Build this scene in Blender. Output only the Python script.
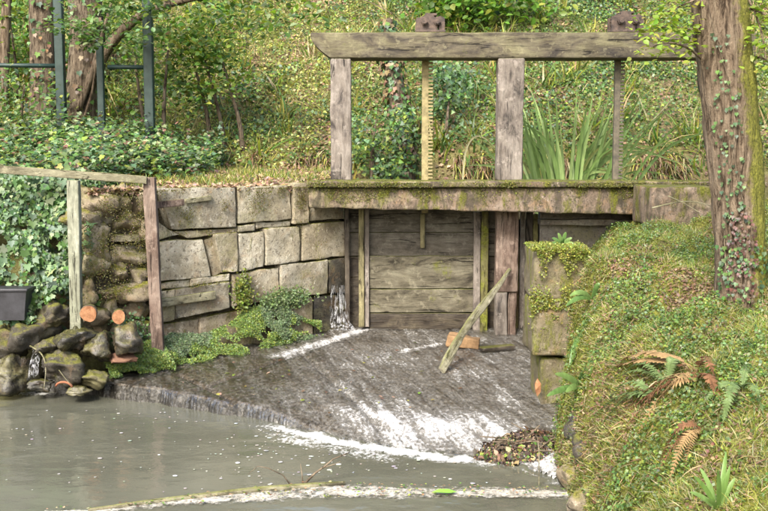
import bpy, math
import numpy as np
from mathutils import Vector

for _o in list(bpy.data.objects):
    bpy.data.objects.remove(_o)
S = bpy.context.scene
COL = S.collection
RNG = np.random.default_rng(11)

# ------------------------------------------------------------------ camera
CAM_H = 2.2
PITCH = math.atan(0.1)
cam_d = bpy.data.cameras.new('camera')
cam_d.sensor_fit = 'HORIZONTAL'
cam_d.sensor_width = 36.0
cam_d.lens = 36.0 * 1000 / 768
cam_d.clip_start = 0.05
cam_d.clip_end = 400
cam = bpy.data.objects.new('camera', cam_d)
cam.location = (0, 0, CAM_H)
cam.rotation_euler = (math.pi / 2 - PITCH, 0, 0)
COL.objects.link(cam)
S.camera = cam

# ------------------------------------------------------------------ sky, sun, exposure
SUN_EL, SUN_AZ = math.radians(42), math.radians(203)      # azimuth clockwise from +Y
W = bpy.data.worlds.new('World')
S.world = W
W.use_nodes = True
wn = W.node_tree
bg = wn.nodes['Background']
sky = wn.nodes.new('ShaderNodeTexSky')
sky.sky_type = 'NISHITA'
sky.sun_disc = False
sky.sun_elevation = SUN_EL
sky.sun_rotation = SUN_AZ
sky.air_density = 1.0
sky.dust_density = 4.0
sky.ozone_density = 0.6
wn.links.new(sky.outputs[0], bg.inputs[0])
bg.inputs[1].default_value = 0.15
sun_d = bpy.data.lights.new('sun', 'SUN')
sun_d.energy = 2.0
sun_d.angle = math.radians(16.0)
sun_d.color = (1.0, 0.96, 0.90)
sun = bpy.data.objects.new('sun', sun_d)
sd = Vector((math.sin(SUN_AZ) * math.cos(SUN_EL), math.cos(SUN_AZ) * math.cos(SUN_EL), math.sin(SUN_EL)))
sun.rotation_euler = sd.to_track_quat('Z', 'Y').to_euler()
sun.location = sd * 30
COL.objects.link(sun)
S.view_settings.view_transform = 'Standard'
S.view_settings.look = 'None'
S.view_settings.exposure = 1.62
S.view_settings.gamma = 1.0
S.cycles.max_bounces = 8
S.cycles.transparent_max_bounces = 12
S.cycles.caustics_reflective = False
S.cycles.caustics_refractive = False

# ------------------------------------------------------------------ survey helpers (bearing + distance -> metres)
_c, _s = math.cos(PITCH), math.sin(PITCH)
def ray(px, py):
    yc = (255.5 - py) / 1000.0
    return np.array([(px - 384) / 1000.0, _c + yc * _s, -_s + yc * _c])
def P(px, py, Y):
    d = ray(px, py); return np.array([0, 0, CAM_H]) + d * (Y / d[1])
def PZ(px, py, z):
    d = ray(px, py); return np.array([0, 0, CAM_H]) + d * ((z - CAM_H) / d[2])
W0 = np.array([-2.40, 10.70]); W1 = np.array([-0.48, 12.25])
WD = (W1 - W0) / np.linalg.norm(W1 - W0)
WN = np.array([WD[1], -WD[0]])             # towards the pool
def PW(px, py, off=0.0):
    """point on the wing wall's face, off metres in front; returns (u along wall, z)"""
    d = ray(px, py); o = W0 + WN * off
    A = np.array([[d[0], -WD[0]], [d[1], -WD[1]]])
    t, u = np.linalg.solve(A, o)
    return u, CAM_H + d[2] * t
def wall_xyz(u, off, z):
    p = W0 + WD * u + WN * off
    return np.array([p[0], p[1], z])

# ------------------------------------------------------------------ numpy noise
_T2 = RNG.random((128, 128))
_T3 = RNG.random((48, 48, 48))
def n2(x, y):
    x = np.asarray(x, float); y = np.asarray(y, float)
    xi = np.floor(x).astype(int); yi = np.floor(y).astype(int)
    fx = x - xi; fy = y - yi
    fx = fx * fx * (3 - 2 * fx); fy = fy * fy * (3 - 2 * fy)
    a = _T2[xi % 128, yi % 128]; b = _T2[(xi + 1) % 128, yi % 128]
    c = _T2[xi % 128, (yi + 1) % 128]; d = _T2[(xi + 1) % 128, (yi + 1) % 128]
    return (a + (b - a) * fx) * (1 - fy) + (c + (d - c) * fx) * fy
def fbm2(x, y, o=4):
    r = 0; a = 0.5; s = 0
    for i in range(o):
        r = r + a * n2(np.asarray(x) * 2 ** i + 17.3 * i, np.asarray(y) * 2 ** i + 5.1 * i); s += a; a *= .5
    return r / s
def n3(p):
    p = np.asarray(p, float); i = np.floor(p).astype(int); f = p - i; f = f * f * (3 - 2 * f)
    r = 0
    for a in (0, 1):
        for b in (0, 1):
            for c in (0, 1):
                w = (f[..., 0] if a else 1 - f[..., 0]) * (f[..., 1] if b else 1 - f[..., 1]) * (f[..., 2] if c else 1 - f[..., 2])
                r = r + w * _T3[(i[..., 0] + a) % 48, (i[..., 1] + b) % 48, (i[..., 2] + c) % 48]
    return r
def fbm3(p, o=3):
    r = 0; a = .5; s = 0
    for i in range(o):
        r = r + a * n3(np.asarray(p) * 2 ** i + 7.7 * i); s += a; a *= .5
    return r / s
def sstep(a, b, x):
    t = np.clip((np.asarray(x, float) - a) / (b - a), 0, 1); return t * t * (3 - 2 * t)

# ------------------------------------------------------------------ object helpers
def tag(o, label=None, cat=None, group=None, kind=None):
    if label: o['label'] = label
    if cat: o['category'] = cat
    if group: o['group'] = group
    if kind: o['kind'] = kind
    return o
def thing(name, label, cat, loc, group=None):
    o = bpy.data.objects.new(name, None)
    o.empty_display_size = 0.2
    o.location = loc
    COL.objects.link(o)
    return tag(o, label, cat, group)
def world_loc(o):
    l = Vector(o.location)
    while o.parent:
        o = o.parent; l = l + Vector(o.location)
    return l
def mesh_obj(name, verts, faces, mat, parent=None, smooth=False, colors=None, base=False, attrs=None):
    """verts in world metres; faces an (n,3)/(n,4) array or a list of index lists"""
    v = np.asarray(verts, float).reshape(-1, 3)
    if base:
        c = np.array([(v[:, 0].min() + v[:, 0].max()) / 2, (v[:, 1].min() + v[:, 1].max()) / 2, v[:, 2].min()])
    else:
        c = (v.min(0) + v.max(0)) / 2
    me = bpy.data.meshes.new(name)
    if isinstance(faces, np.ndarray):
        k = faces.shape[1]; nf = len(faces)
        me.vertices.add(len(v)); me.vertices.foreach_set('co', (v - c).astype(np.float32).ravel())
        me.loops.add(nf * k); me.loops.foreach_set('vertex_index', faces.astype(np.int32).ravel())
        me.polygons.add(nf); me.polygons.foreach_set('loop_start', np.arange(0, nf * k, k, dtype=np.int32))
        me.update(calc_edges=True)
    else:
        me.from_pydata((v - c).tolist(), [], [list(f) for f in faces])
    if smooth:
        me.polygons.foreach_set('use_smooth', np.ones(len(me.polygons), bool))
    if colors is not None:
        a = me.color_attributes.new('col', 'FLOAT_COLOR', 'POINT')
        cc = np.ones((len(v), 4), np.float32); cc[:, :3] = colors
        a.data.foreach_set('color', cc.ravel())
    for k, val in (attrs or {}).items():
        a = me.attributes.new(k, 'FLOAT', 'POINT'); a.data.foreach_set('value', np.asarray(val, np.float32))
    me.validate()
    if mat: me.materials.append(mat)
    o = bpy.data.objects.new(name, me)
    COL.objects.link(o)
    if parent:
        o.parent = parent
        o.location = Vector(c) - world_loc(parent)
    else:
        o.location = c
    return o

class MB:
    """collects shapes for one mesh"""
    def __init__(s): s.v = []; s.f = []; s.n = 0
    def add(s, v, f):
        v = np.asarray(v, float).reshape(-1, 3)
        s.v.append(v); s.f += [[i + s.n for i in q] for q in (f.tolist() if isinstance(f, np.ndarray) else f)]; s.n += len(v)
        return s
    def build(s, name, mat, parent=None, smooth=False, **k):
        return mesh_obj(name, np.concatenate(s.v), s.f, mat, parent, smooth, **k)

def grid_faces(nx, ny):
    i = np.arange(nx * ny).reshape(nx, ny)
    return np.stack([i[:-1, :-1], i[1:, :-1], i[1:, 1:], i[:-1, 1:]], -1).reshape(-1, 4)

def rbox(h, r, n=(4, 3, 3)):
    """rounded box, half sizes h, edge radius r -> unit params (-1..1), local verts, faces, normals"""
    h = np.asarray(h, float); r = min(r, h.min() * .95)
    ax = []
    for k in range(3):
        e = 1 - r / h[k]
        ax.append(np.concatenate([[-1, -(e + (1 - e) * .55)], np.linspace(-e, e, n[k] + 1), [e + (1 - e) * .55, 1]]))
    pts = {}; V = []; F = []
    def vid(p):
        key = tuple(np.round(p, 5))
        if key not in pts: pts[key] = len(V); V.append(p)
        return pts[key]
    for k in range(3):
        a, b = [(1, 2), (2, 0), (0, 1)][k]
        for sgn in (-1, 1):
            for i in range(len(ax[a]) - 1):
                for j in range(len(ax[b]) - 1):
                    q = []
                    for (ii, jj) in ((i, j), (i + 1, j), (i + 1, j + 1), (i, j + 1)):
                        p = np.zeros(3); p[k] = sgn; p[a] = ax[a][ii]; p[b] = ax[b][jj]; q.append(vid(p))
                    F.append(q if sgn > 0 else q[::-1])
    U = np.array(V)
    X = U * h
    q = np.clip(X, -(h - r), h - r)
    d = X - q; L = np.linalg.norm(d, axis=1, keepdims=True); L[L == 0] = 1
    N = d / L
    return U, q + N * r, np.array(F), N

def worn_box(c, h, r=.01, n=(4, 3, 3), amp=.004, freq=6, seed=0, rot=None):
    U, X, F, N = rbox(h, r, n)
    X = X + N * (fbm3(X * freq + seed * 3.71 + 20, 3)[:, None] - .5) * 2 * amp
    if rot is not None: X = X @ np.array(rot).T
    return X + np.asarray(c), F

def tube(path, rad, sides=8, cap=True, rough=0, freq=5, seed=0):
    path = np.asarray(path, float); n = len(path)
    rad = np.broadcast_to(np.asarray(rad, float), (n,))
    t = np.gradient(path, axis=0); t /= np.linalg.norm(t, axis=1, keepdims=True) + 1e-9
    ref = np.array([0, 0, 1.0]) if abs(t[0][2]) < .9 else np.array([1.0, 0, 0])
    V = []; u = np.cross(t[0], ref); u /= np.linalg.norm(u)
    for k in range(n):
        u = u - t[k] * u.dot(t[k]); u /= np.linalg.norm(u); w = np.cross(t[k], u)
        a = np.arange(sides) * 2 * math.pi / sides
        V.append(path[k] + rad[k] * (np.cos(a)[:, None] * u + np.sin(a)[:, None] * w))
    V = np.array(V)
    if rough:
        ctr = path[:, None, :]
        V = ctr + (V - ctr) * (1 + rough * 2 * (fbm3(V * freq + seed * 2.3 + 30, 3) - .5))[..., None]
    F = []
    for k in range(n - 1):
        for i in range(sides):
            j = (i + 1) % sides
            F.append([k * sides + i, k * sides + j, (k + 1) * sides + j, (k + 1) * sides + i])
    if cap:
        F.append(list(range(sides))[::-1]); F.append([(n - 1) * sides + i for i in range(sides)])
    return V.reshape(-1, 3), F

def blob(c, r, seed=0, amp=.25, nu=34, nv=20, freq=1.3, flat=0):
    th = np.linspace(0, math.pi, nv)[1:-1]; ph = np.arange(nu) * 2 * math.pi / nu
    d = np.array([[math.sin(a) * math.cos(b), math.sin(a) * math.sin(b), math.cos(a)] for a in th for b in ph] + [[0, 0, 1], [0, 0, -1]])
    # chiselled look: push towards a few random planes
    rg = np.random.default_rng(seed + 100)
    k = np.ones(len(d))
    for _ in range(14):
        pn = rg.normal(size=3); pn /= np.linalg.norm(pn)
        dd = d @ pn; off = rg.uniform(.45, .85)
        k = np.where(dd > 1e-3, np.minimum(k, off / np.maximum(dd, 1e-3)), k)
    k = k * (1 + amp * (fbm3(d * freq + seed * 3.1 + 20, 3) - .5) + .5 * amp * (fbm3(d * 5 + seed + 20, 4) - .5))
    V = d * k[:, None] * np.asarray(r) + np.asarray(c)
    m = len(th); F = []
    for a in range(m - 1):
        for b in range(nu):
            e = (b + 1) % nu
            F.append([a * nu + b, (a + 1) * nu + b, (a + 1) * nu + e, a * nu + e])
    top = m * nu
    for b in range(nu):
        e = (b + 1) % nu
        F.append([top, b, e]); F.append([top + 1, (m - 1) * nu + e, (m - 1) * nu + b])
    return V, F

# ------------------------------------------------------------------ leaf scattering
T_RHOMB = (np.array([[0, 0, 0], [.34, .5, .1], [0, 1, 0], [-.34, .5, .1]]), np.array([[0, 1, 2], [0, 2, 3]]))
T_OVAL = (np.array([[0, 0, 0], [.27, .22, .07], [.33, .55, .08], [0, 1, -.08], [-.33, .55, .08], [-.27, .22, .07], [0, .5, -.02]]),
          np.array([[0, 1, 6], [1, 2, 6], [2, 3, 6], [3, 4, 6], [4, 5, 6], [5, 0, 6]]))
T_IVY = (np.array([[0, 0, 0], [.5, .06, .05], [.3, .42, .03], [0, 1, -.06], [-.3, .42, .03], [-.5, .06, .05], [0, .3, -.03]]),
         np.array([[0, 1, 6], [1, 2, 6], [2, 3, 6], [3, 4, 6], [4, 5, 6], [5, 0, 6]]))
_iv = np.array([[0, 0], [.22, -.10], [.52, .02], [.40, .22], [.56, .48], [.26, .52], [0, 1.0], [-.26, .52], [-.56, .48], [-.40, .22], [-.52, .02], [-.22, -.10]])
T_IVY5 = (np.vstack([np.column_stack([_iv, .10 * np.abs(_iv[:, 0]) - .08 * _iv[:, 1] ** 2]), [[0, .3, -.04]]]), np.array([[i, (i + 1) % 12, 12] for i in range(12)]))
def _blade(bend, w=.05, k=4):
    V = []; F = []
    for i in range(k):
        t = i / k; ww = w * (1 - t * .75)
        V += [[-ww, bend * t * t, t * (1 - .25 * bend * t)], [ww, bend * t * t, t * (1 - .25 * bend * t)]]
    V.append([0, bend, 1 - .25 * bend])
    for i in range(k - 1):
        F += [[2 * i, 2 * i + 1, 2 * i + 3], [2 * i, 2 * i + 3, 2 * i + 2]]
    F.append([2 * k - 2, 2 * k - 1, 2 * k])
    return np.array(V), np.array(F)
T_BLADE = _blade(.55)
T_GRASS = _blade(.7, .035, 3)

def norm(a): return a / (np.linalg.norm(a, axis=-1, keepdims=True) + 1e-9)
def frames(N, rg, D=None, dw=0):
    """N leaf normals -> rotation matrices with random heading (biased to D)"""
    N = norm(N); R = rg.normal(size=N.shape)
    if D is not None: R = R * (1 - dw) + np.asarray(D) * dw * 1.5
    Y = norm(R - N * (R * N).sum(-1, keepdims=True)); X = np.cross(Y, N)
    return np.stack([X, Y, N], -1)
def scatter(name, pos, nrm, size, col, mat, rg, tmpl=T_RHOMB, parent=None, jitter=.5, D=None, dw=0, upright=False, aspect=1.0, **k):
    pos = np.asarray(pos, float); n = len(pos)
    N = norm(np.broadcast_to(nrm, (n, 3)) + rg.normal(size=(n, 3)) * jitter)
    if upright:
        a = rg.random(n) * 2 * math.pi
        Z = norm(np.broadcast_to(nrm, (n, 3)) + rg.normal(size=(n, 3)) * jitter)
        H = np.stack([np.cos(a), np.sin(a), np.zeros(n)], -1)
        if D is not None: H = norm(H * (1 - dw) + np.asarray(D) * dw)
        Y = norm(H - Z * (H * Z).sum(-1, keepdims=True)); R = np.stack([np.cross(Y, Z), Y, Z], -1)
    else:
        R = frames(N, rg, D, dw)
    V, F = tmpl
    V = V * np.array([aspect, 1, 1])
    size = np.broadcast_to(size, (n,))
    vv = np.einsum('nij,kj->nki', R, V) * size[:, None, None] + pos[:, None, :]
    ff = F[None] + (np.arange(n) * len(V))[:, None, None]
    cc = np.repeat(np.asarray(col)[:, None, :], len(V), 1).reshape(-1, 3)
    return mesh_obj(name, vv.reshape(-1, 3), ff.reshape(-1, F.shape[1]), mat, parent, colors=cc, **k)
def pick(pal, n, rg, p=None, var=.25):
    pal = np.array(pal, float)
    i = rg.choice(len(pal), n, p=p)
    return np.clip(pal[i] * (1 + var * rg.normal(size=(n, 1))) * (1 + .08 * rg.normal(size=(n, 3))), .004, .9)

YEL = (.30, .30, .06); LIME = (.19, .25, .04); GRN = (.085, .16, .035); MID = (.055, .11, .03); DRK = (.03, .065, .022)
PALE = (.20, .26, .12); BLUE = (.09, .15, .08); STRAW = (.36, .29, .15); BRN = (.17, .10, .06); RUST = (.25, .10, .04); MOSS = (.15, .16, .025); LITTER = (.27, .18, .12)

# ------------------------------------------------------------------ materials
def new_mat(name):
    m = bpy.data.materials.new(name); m.use_nodes = True
    nt = m.node_tree
    for n in list(nt.nodes): nt.nodes.remove(n)
    out = nt.nodes.new('ShaderNodeOutputMaterial')
    return m, nt, out
def nd(nt, t, **k):
    n = nt.nodes.new(t)
    for a, b in k.items(): setattr(n, a, b)
    return n
def noise(nt, vec, scale, detail=5, rough=.6, dist=0):
    n = nd(nt, 'ShaderNodeTexNoise'); n.inputs['Scale'].default_value = scale
    n.inputs['Detail'].default_value = detail; n.inputs['Roughness'].default_value = rough; n.inputs['Distortion'].default_value = dist
    if vec is not None: nt.links.new(vec, n.inputs['Vector'])
    return n.outputs['Fac']
def ramp(nt, fac, stops):
    r = nd(nt, 'ShaderNodeValToRGB')
    e = r.color_ramp.elements
    while len(e) < len(stops): e.new(.5)
    for i, (p, c) in enumerate(stops):
        e[i].position = p; e[i].color = (*c, 1) if not np.isscalar(c) else (c, c, c, 1)
    nt.links.new(fac, r.inputs[0]); return r.outputs[0]
def mix(nt, f, a, b, mode='MIX'):
    m = nd(nt, 'ShaderNodeMix', data_type='RGBA', blend_type=mode)
    for sck, val in ((m.inputs[0], f), (m.inputs[6], a), (m.inputs[7], b)):
        if hasattr(val, 'links'): nt.links.new(val, sck)
        elif np.isscalar(val): sck.default_value = val
        else: sck.default_value = (*val, 1)
    return m.outputs[2]
def math_(nt, op, a, b=0.0, clamp=False):
    m = nd(nt, 'ShaderNodeMath', operation=op, use_clamp=clamp)
    for i, v in enumerate((a, b)):
        if hasattr(v, 'links'): nt.links.new(v, m.inputs[i])
        else: m.inputs[i].default_value = v
    return m.outputs[0]
def remap(nt, f, a, b):
    m = nd(nt, 'ShaderNodeMapRange', interpolation_type='SMOOTHSTEP'); nt.links.new(f, m.inputs[0])
    m.inputs[1].default_value = a; m.inputs[2].default_value = b
    return m.outputs[0]
def coords(nt, scale=(1, 1, 1), local=False, rnd=True):
    if local:
        src = nd(nt, 'ShaderNodeTexCoord').outputs['Object']
    else:
        src = nd(nt, 'ShaderNodeNewGeometry').outputs['Position']
    mp = nd(nt, 'ShaderNodeMapping'); mp.inputs['Scale'].default_value = scale
    nt.links.new(src, mp.inputs['Vector'])
    if rnd:
        oi = nd(nt, 'ShaderNodeObjectInfo'); x = math_(nt, 'MULTIPLY', oi.outputs['Random'], 37.0)
        nt.links.new(x, mp.inputs['Location'])
    return mp.outputs[0]
def bumped(nt, h, strength, dist=.02):
    b = nd(nt, 'ShaderNodeBump'); b.inputs['Strength'].default_value = strength; b.inputs['Distance'].default_value = dist
    nt.links.new(h, b.inputs['Height']); return b.outputs[0]
def principled(nt, out, col, rough=.85, normal=None, spec=.3):
    p = nd(nt, 'ShaderNodeBsdfPrincipled')
    p.inputs['Specular IOR Level'].default_value = spec
    for nme, val in (('Base Color', col), ('Roughness', rough)):
        if hasattr(val, 'links'): nt.links.new(val, p.inputs[nme])
        elif np.isscalar(val): p.inputs[nme].default_value = val
        else: p.inputs[nme].default_value = (*val, 1)
    if normal is not None: nt.links.new(normal, p.inputs['Normal'])
    nt.links.new(p.outputs[0], out.inputs[0]); return p
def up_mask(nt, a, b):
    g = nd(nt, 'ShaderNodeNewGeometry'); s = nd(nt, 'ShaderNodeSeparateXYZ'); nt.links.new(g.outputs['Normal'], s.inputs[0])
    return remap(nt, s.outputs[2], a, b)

def stone_mat(name, dark, mid, light, moss=.35, stain=.35, wet=False, tint=.35, mosscol=(.13, .13, .022), drip=0):
    m, nt, out = new_mat(name)
    v = coords(nt)
    a = noise(nt, v, 2.2, 6, .65); b = noise(nt, v, 14, 6, .7); c = noise(nt, v, 60, 4, .6)
    col = ramp(nt, a, [(.3, dark), (.5, mid), (.68, light)])
    col = mix(nt, math_(nt, 'MULTIPLY', remap(nt, noise(nt, v, 5, 5, .7, .6), .52, .66), stain), col, (.30, .19, .09))
    col = mix(nt, remap(nt, b, .56, .68), col, light)
    col = mix(nt, math_(nt, 'MULTIPLY', remap(nt, noise(nt, v, 1.6, 6, .75, .5), .48, .62), .55), col, (.19, .18, .085))
    col = mix(nt, math_(nt, 'MULTIPLY', remap(nt, noise(nt, v, 26, 5, .75), .54, .62), .8), col, dark)
    col = mix(nt, .5, col, ramp(nt, c, [(.3, .55), (.7, 1.0)]), 'MULTIPLY')
    if drip:
        dr = noise(nt, coords(nt, (2.4, 2.4, .9), rnd=False), 2.6, 7, .75, .8)
        col = mix(nt, math_(nt, 'MULTIPLY', remap(nt, dr, .44, .62), drip), col, (.03, .028, .02))
    # whole-block tone
    oi = nd(nt, 'ShaderNodeObjectInfo')
    col = mix(nt, tint, col, ramp(nt, oi.outputs['Random'], [(0, (.55, .55, .58)), (.5, (.95, .92, .85)), (1, (1.0, .86, .66))]), 'MULTIPLY')
    # moss: on ledges and in patches
    vs = coords(nt, (1.6, 1.6, .55))
    mm = math_(nt, 'ADD', remap(nt, noise(nt, vs, 3.4, 7, .75), .68 - .25 * moss, .80 - .2 * moss), math_(nt, 'MULTIPLY', up_mask(nt, .35, .9), remap(nt, noise(nt, v, 9, 4), .35, .55)), True)
    mm = math_(nt, 'MULTIPLY', mm, min(1, moss * 2.2))
    mcol = ramp(nt, noise(nt, v, 45, 4), [(.3, tuple(x * .5 for x in mosscol)), (.7, tuple(min(1, x * 1.5) for x in mosscol))])
    col = mix(nt, mm, col, mcol)
    h = math_(nt, 'ADD', math_(nt, 'MULTIPLY', b, .6), math_(nt, 'ADD', math_(nt, 'MULTIPLY', c, .3), math_(nt, 'MULTIPLY', mm, noise(nt, v, 90, 3))))
    principled(nt, out, col, .25 if wet else .9, bumped(nt, h, .7, .03), .5 if wet else .2)
    return m

def wood_mat(name, axis, dark, mid, light, moss=.0, rough=.85, mosscol=(.12, .13, .02)):
    m, nt, out = new_mat(name)
    sc = [9.0, 9.0, 9.0]; sc[axis] = .8
    v = coords(nt, sc, local=True); w = coords(nt, local=True)
    sc2 = [2.2, 2.2, 2.2]; sc2[axis] = .8
    v2 = coords(nt, sc2, local=True)
    g = noise(nt, v, 3.0, 8, .75, .5); fine = noise(nt, v, 13, 4, .6); bl = noise(nt, v2, 3.0, 7, .7, .6)
    col = ramp(nt, bl, [(.34, dark), (.47, mid), (.66, light)])
    col = mix(nt, .75, col, ramp(nt, g, [(.3, .35), (.45, .85), (.7, 1.15)]), 'MULTIPLY')
    col = mix(nt, math_(nt, 'MULTIPLY', remap(nt, fine, .54, .66), .35), col, dark)
    cr = remap(nt, noise(nt, v, 1.9, 5, .65, 1.2), .41, .35)
    col = mix(nt, math_(nt, 'MULTIPLY', cr, .85), col, tuple(x * .35 for x in dark))
    pt = noise(nt, w, 5.0, 6, .75)
    col = mix(nt, .6, col, ramp(nt, pt, [(.33, (.45, .42, .38)), (.6, (1.0, 1.0, 1.0))]), 'MULTIPLY')
    col = mix(nt, math_(nt, 'MULTIPLY', remap(nt, noise(nt, w, 11, 5, .7), .56, .64), .35), col, tuple(min(.6, x * 1.35) for x in light))
    if moss:
        mm = math_(nt, 'ADD', remap(nt, noise(nt, w, 4.2, 7, .75), .68 - .3 * moss, .80 - .25 * moss), math_(nt, 'MULTIPLY', up_mask(nt, .4, .9), .8), True)
        mm = math_(nt, 'MULTIPLY', mm, min(1, .45 + moss))
        col = mix(nt, mm, col, ramp(nt, noise(nt, w, 40, 4), [(.3, tuple(x * .5 for x in mosscol)), (.7, tuple(x * 1.5 for x in mosscol))]))
    h = math_(nt, 'SUBTRACT', math_(nt, 'ADD', g, math_(nt, 'MULTIPLY', fine, .4)), cr)
    principled(nt, out, col, rough, bumped(nt, h, .7, .014), .2)
    return m

def leaf_mat(name, trans=.42, rough=.6, gloss=.025):
    m, nt, out = new_mat(name)
    at = nd(nt, 'ShaderNodeAttribute', attribute_name='col')
    d = nd(nt, 'ShaderNodeBsdfDiffuse'); t = nd(nt, 'ShaderNodeBsdfTranslucent'); g = nd(nt, 'ShaderNodeBsdfGlossy')
    g.inputs['Roughness'].default_value = rough * .8; g.inputs['Color'].default_value = (.9, .95, 1, 1)
    nt.links.new(at.outputs[0], d.inputs[0])
    tc = mix(nt, 1.0, at.outputs[0], (1.1, 1.15, .55), 'MULTIPLY'); nt.links.new(tc, t.inputs[0])
    a = nd(nt, 'ShaderNodeMixShader'); a.inputs[0].default_value = trans
    nt.links.new(d.outputs[0], a.inputs[1]); nt.links.new(t.outputs[0], a.inputs[2])
    b = nd(nt, 'ShaderNodeMixShader'); b.inputs[0].default_value = gloss
    nt.links.new(a.outputs[0], b.inputs[1]); nt.links.new(g.outputs[0], b.inputs[2])
    nt.links.new(b.outputs[0], out.inputs[0]); return m

def earth_mat(name, stops, scale=1.2, bump=.8):
    m, nt, out = new_mat(name); v = coords(nt, rnd=False)
    a = noise(nt, v, scale, 6, .65, .4); b = noise(nt, v, 22, 5, .7); c = noise(nt, v, 75, 3, .6)
    col = ramp(nt, a, stops)
    col = mix(nt, .75, col, ramp(nt, b, [(.3, .35), (.7, 1.15)]), 'MULTIPLY')
    col = mix(nt, math_(nt, 'MULTIPLY', remap(nt, c, .55, .65), .5), col, (.26, .2, .12))
    principled(nt, out, col, .95, bumped(nt, math_(nt, 'ADD', b, math_(nt, 'MULTIPLY', c, .5)), bump, .05), .1)
    return m

M = {}
M['leaf'] = leaf_mat('leaf_tissue')
M['ivyleaf'] = leaf_mat('ivy_leaf_tissue', .25, .6, .03)
M['dry'] = leaf_mat('dry_leaf_tissue', .25, .8, .02)
M['hill'] = earth_mat('hill_earth', [(.3, (.10, .10, .03)), (.45, (.2, .19, .07)), (.58, (.2, .15, .09)), (.72, (.28, .26, .10))])
M['bank'] = earth_mat('mossy_bank', [(.28, (.08, .065, .035)), (.42, (.14, .15, .03)), (.55, (.2, .21, .04)), (.68, (.24, .2, .10))], 2.6)
M['stone'] = stone_mat('pale_sandstone', (.12, .10, .075), (.31, .28, .205), (.52, .49, .40), .40)
M['rubble'] = stone_mat('mossy_rubble', (.12, .095, .065), (.28, .235, .165), (.46, .41, .31), .55, .4, mosscol=(.15, .145, .025))
M['wetstone'] = stone_mat('wet_dark_stone', (.02, .019, .016), (.05, .046, .036), (.11, .10, .08), .2, .2, True)
M['darkrock'] = stone_mat('damp_grey_rock', (.03, .027, .023), (.075, .068, .055), (.15, .14, .115), .35, .2)
M['walk'] = stone_mat('lichen_walkway', (.06, .05, .035), (.2, .15, .11), (.34, .28, .22), .78, .5, tint=.1, mosscol=(.11, .115, .018), drip=.75)
M['pier'] = stone_mat('mossy_pier', (.08, .066, .04), (.15, .128, .082), (.25, .22, .155), .85, .4, tint=.1, mosscol=(.13, .14, .022))
M['concrete'] = stone_mat('grey_slab', (.11, .10, .09), (.2, .185, .165), (.31, .29, .26), .15, .2, tint=.1)
M['core'] = earth_mat('wall_earth', [(.3, (.05, .042, .03)), (.5, (.10, .085, .055)), (.7, (.12, .115, .04))], 3)
M['beam'] = wood_mat('weathered_beam', 0, (.045, .04, .036), (.115, .10, .07), (.20, .185, .11), .25)
M['post'] = wood_mat('silvered_post', 2, (.05, .044, .04), (.19, .165, .14), (.29, .26, .225), .06)
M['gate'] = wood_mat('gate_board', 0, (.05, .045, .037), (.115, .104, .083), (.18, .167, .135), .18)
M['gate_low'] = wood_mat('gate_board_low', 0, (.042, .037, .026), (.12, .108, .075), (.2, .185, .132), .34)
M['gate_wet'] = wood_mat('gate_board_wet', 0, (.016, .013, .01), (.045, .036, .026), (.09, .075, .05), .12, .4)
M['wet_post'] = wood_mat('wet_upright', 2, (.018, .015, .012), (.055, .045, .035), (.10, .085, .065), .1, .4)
M['guide'] = wood_mat('guide_timber', 2, (.07, .06, .035), (.2, .18, .095), (.30, .27, .15), .25)
M['guide_moss'] = wood_mat('mossy_guide', 2, (.05, .045, .02), (.13, .12, .05), (.2, .19, .08), .7)
M['redpost'] = wood_mat('brown_post', 2, (.06, .04, .032), (.16, .115, .09), (.26, .205, .165), .06)
M['greypost'] = wood_mat('pale_green_post', 2, (.10, .10, .07), (.24, .25, .18), (.34, .35, .27), .2)
M['rail'] = wood_mat('fence_rail_wood', 0, (.09, .08, .05), (.2, .185, .12), (.30, .285, .19), .25)
M['plank'] = wood_mat('leaning_plank_wood', 2, (.09, .08, .055), (.22, .205, .14), (.36, .345, .27), .25)
M['cutlog_bark'] = wood_mat('log_bark', 0, (.03, .024, .018), (.09, .07, .05), (.16, .13, .09), .3)

def bark_mat(name, dark, mid, light, moss, sc=3.0):
    m, nt, out = new_mat(name)
    v = coords(nt, (9, 9, 1.6), rnd=False); w = coords(nt, rnd=False)
    g = noise(nt, v, sc, 6, .7, .7); f = noise(nt, w, 40, 4, .7)
    col = ramp(nt, g, [(.38, dark), (.47, mid), (.62, light)])
    col = mix(nt, .5, col, ramp(nt, f, [(.3, .5), (.7, 1.1)]), 'MULTIPLY')
    at = nd(nt, 'ShaderNodeAttribute', attribute_name='moss')
    mm = remap(nt, math_(nt, 'ADD', math_(nt, 'MULTIPLY', noise(nt, w, 6, 7, .8), 1.15), math_(nt, 'MULTIPLY', at.outputs['Fac'], .55 + moss)), .84, 1.06)
    col = mix(nt, math_(nt, 'MULTIPLY', mm, .9), col, ramp(nt, noise(nt, w, 60, 3), [(.3, (.06, .065, .012)), (.7, (.22, .22, .04))]))
    principled(nt, out, col, .95, bumped(nt, math_(nt, 'ADD', g, math_(nt, 'MULTIPLY', f, .3)), 1.0, .03), .1)
    return m
M['bark'] = bark_mat('grey_brown_bark', (.038, .027, .018), (.14, .105, .072), (.235, .185, .13), .32)
M['bark_dark'] = bark_mat('brown_bark', (.035, .026, .018), (.11, .085, .06), (.19, .155, .11), .05)
M['stem'] = wood_mat('twig_wood', 2, (.05, .04, .03), (.14, .11, .075), (.25, .2, .14), 0)

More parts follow.
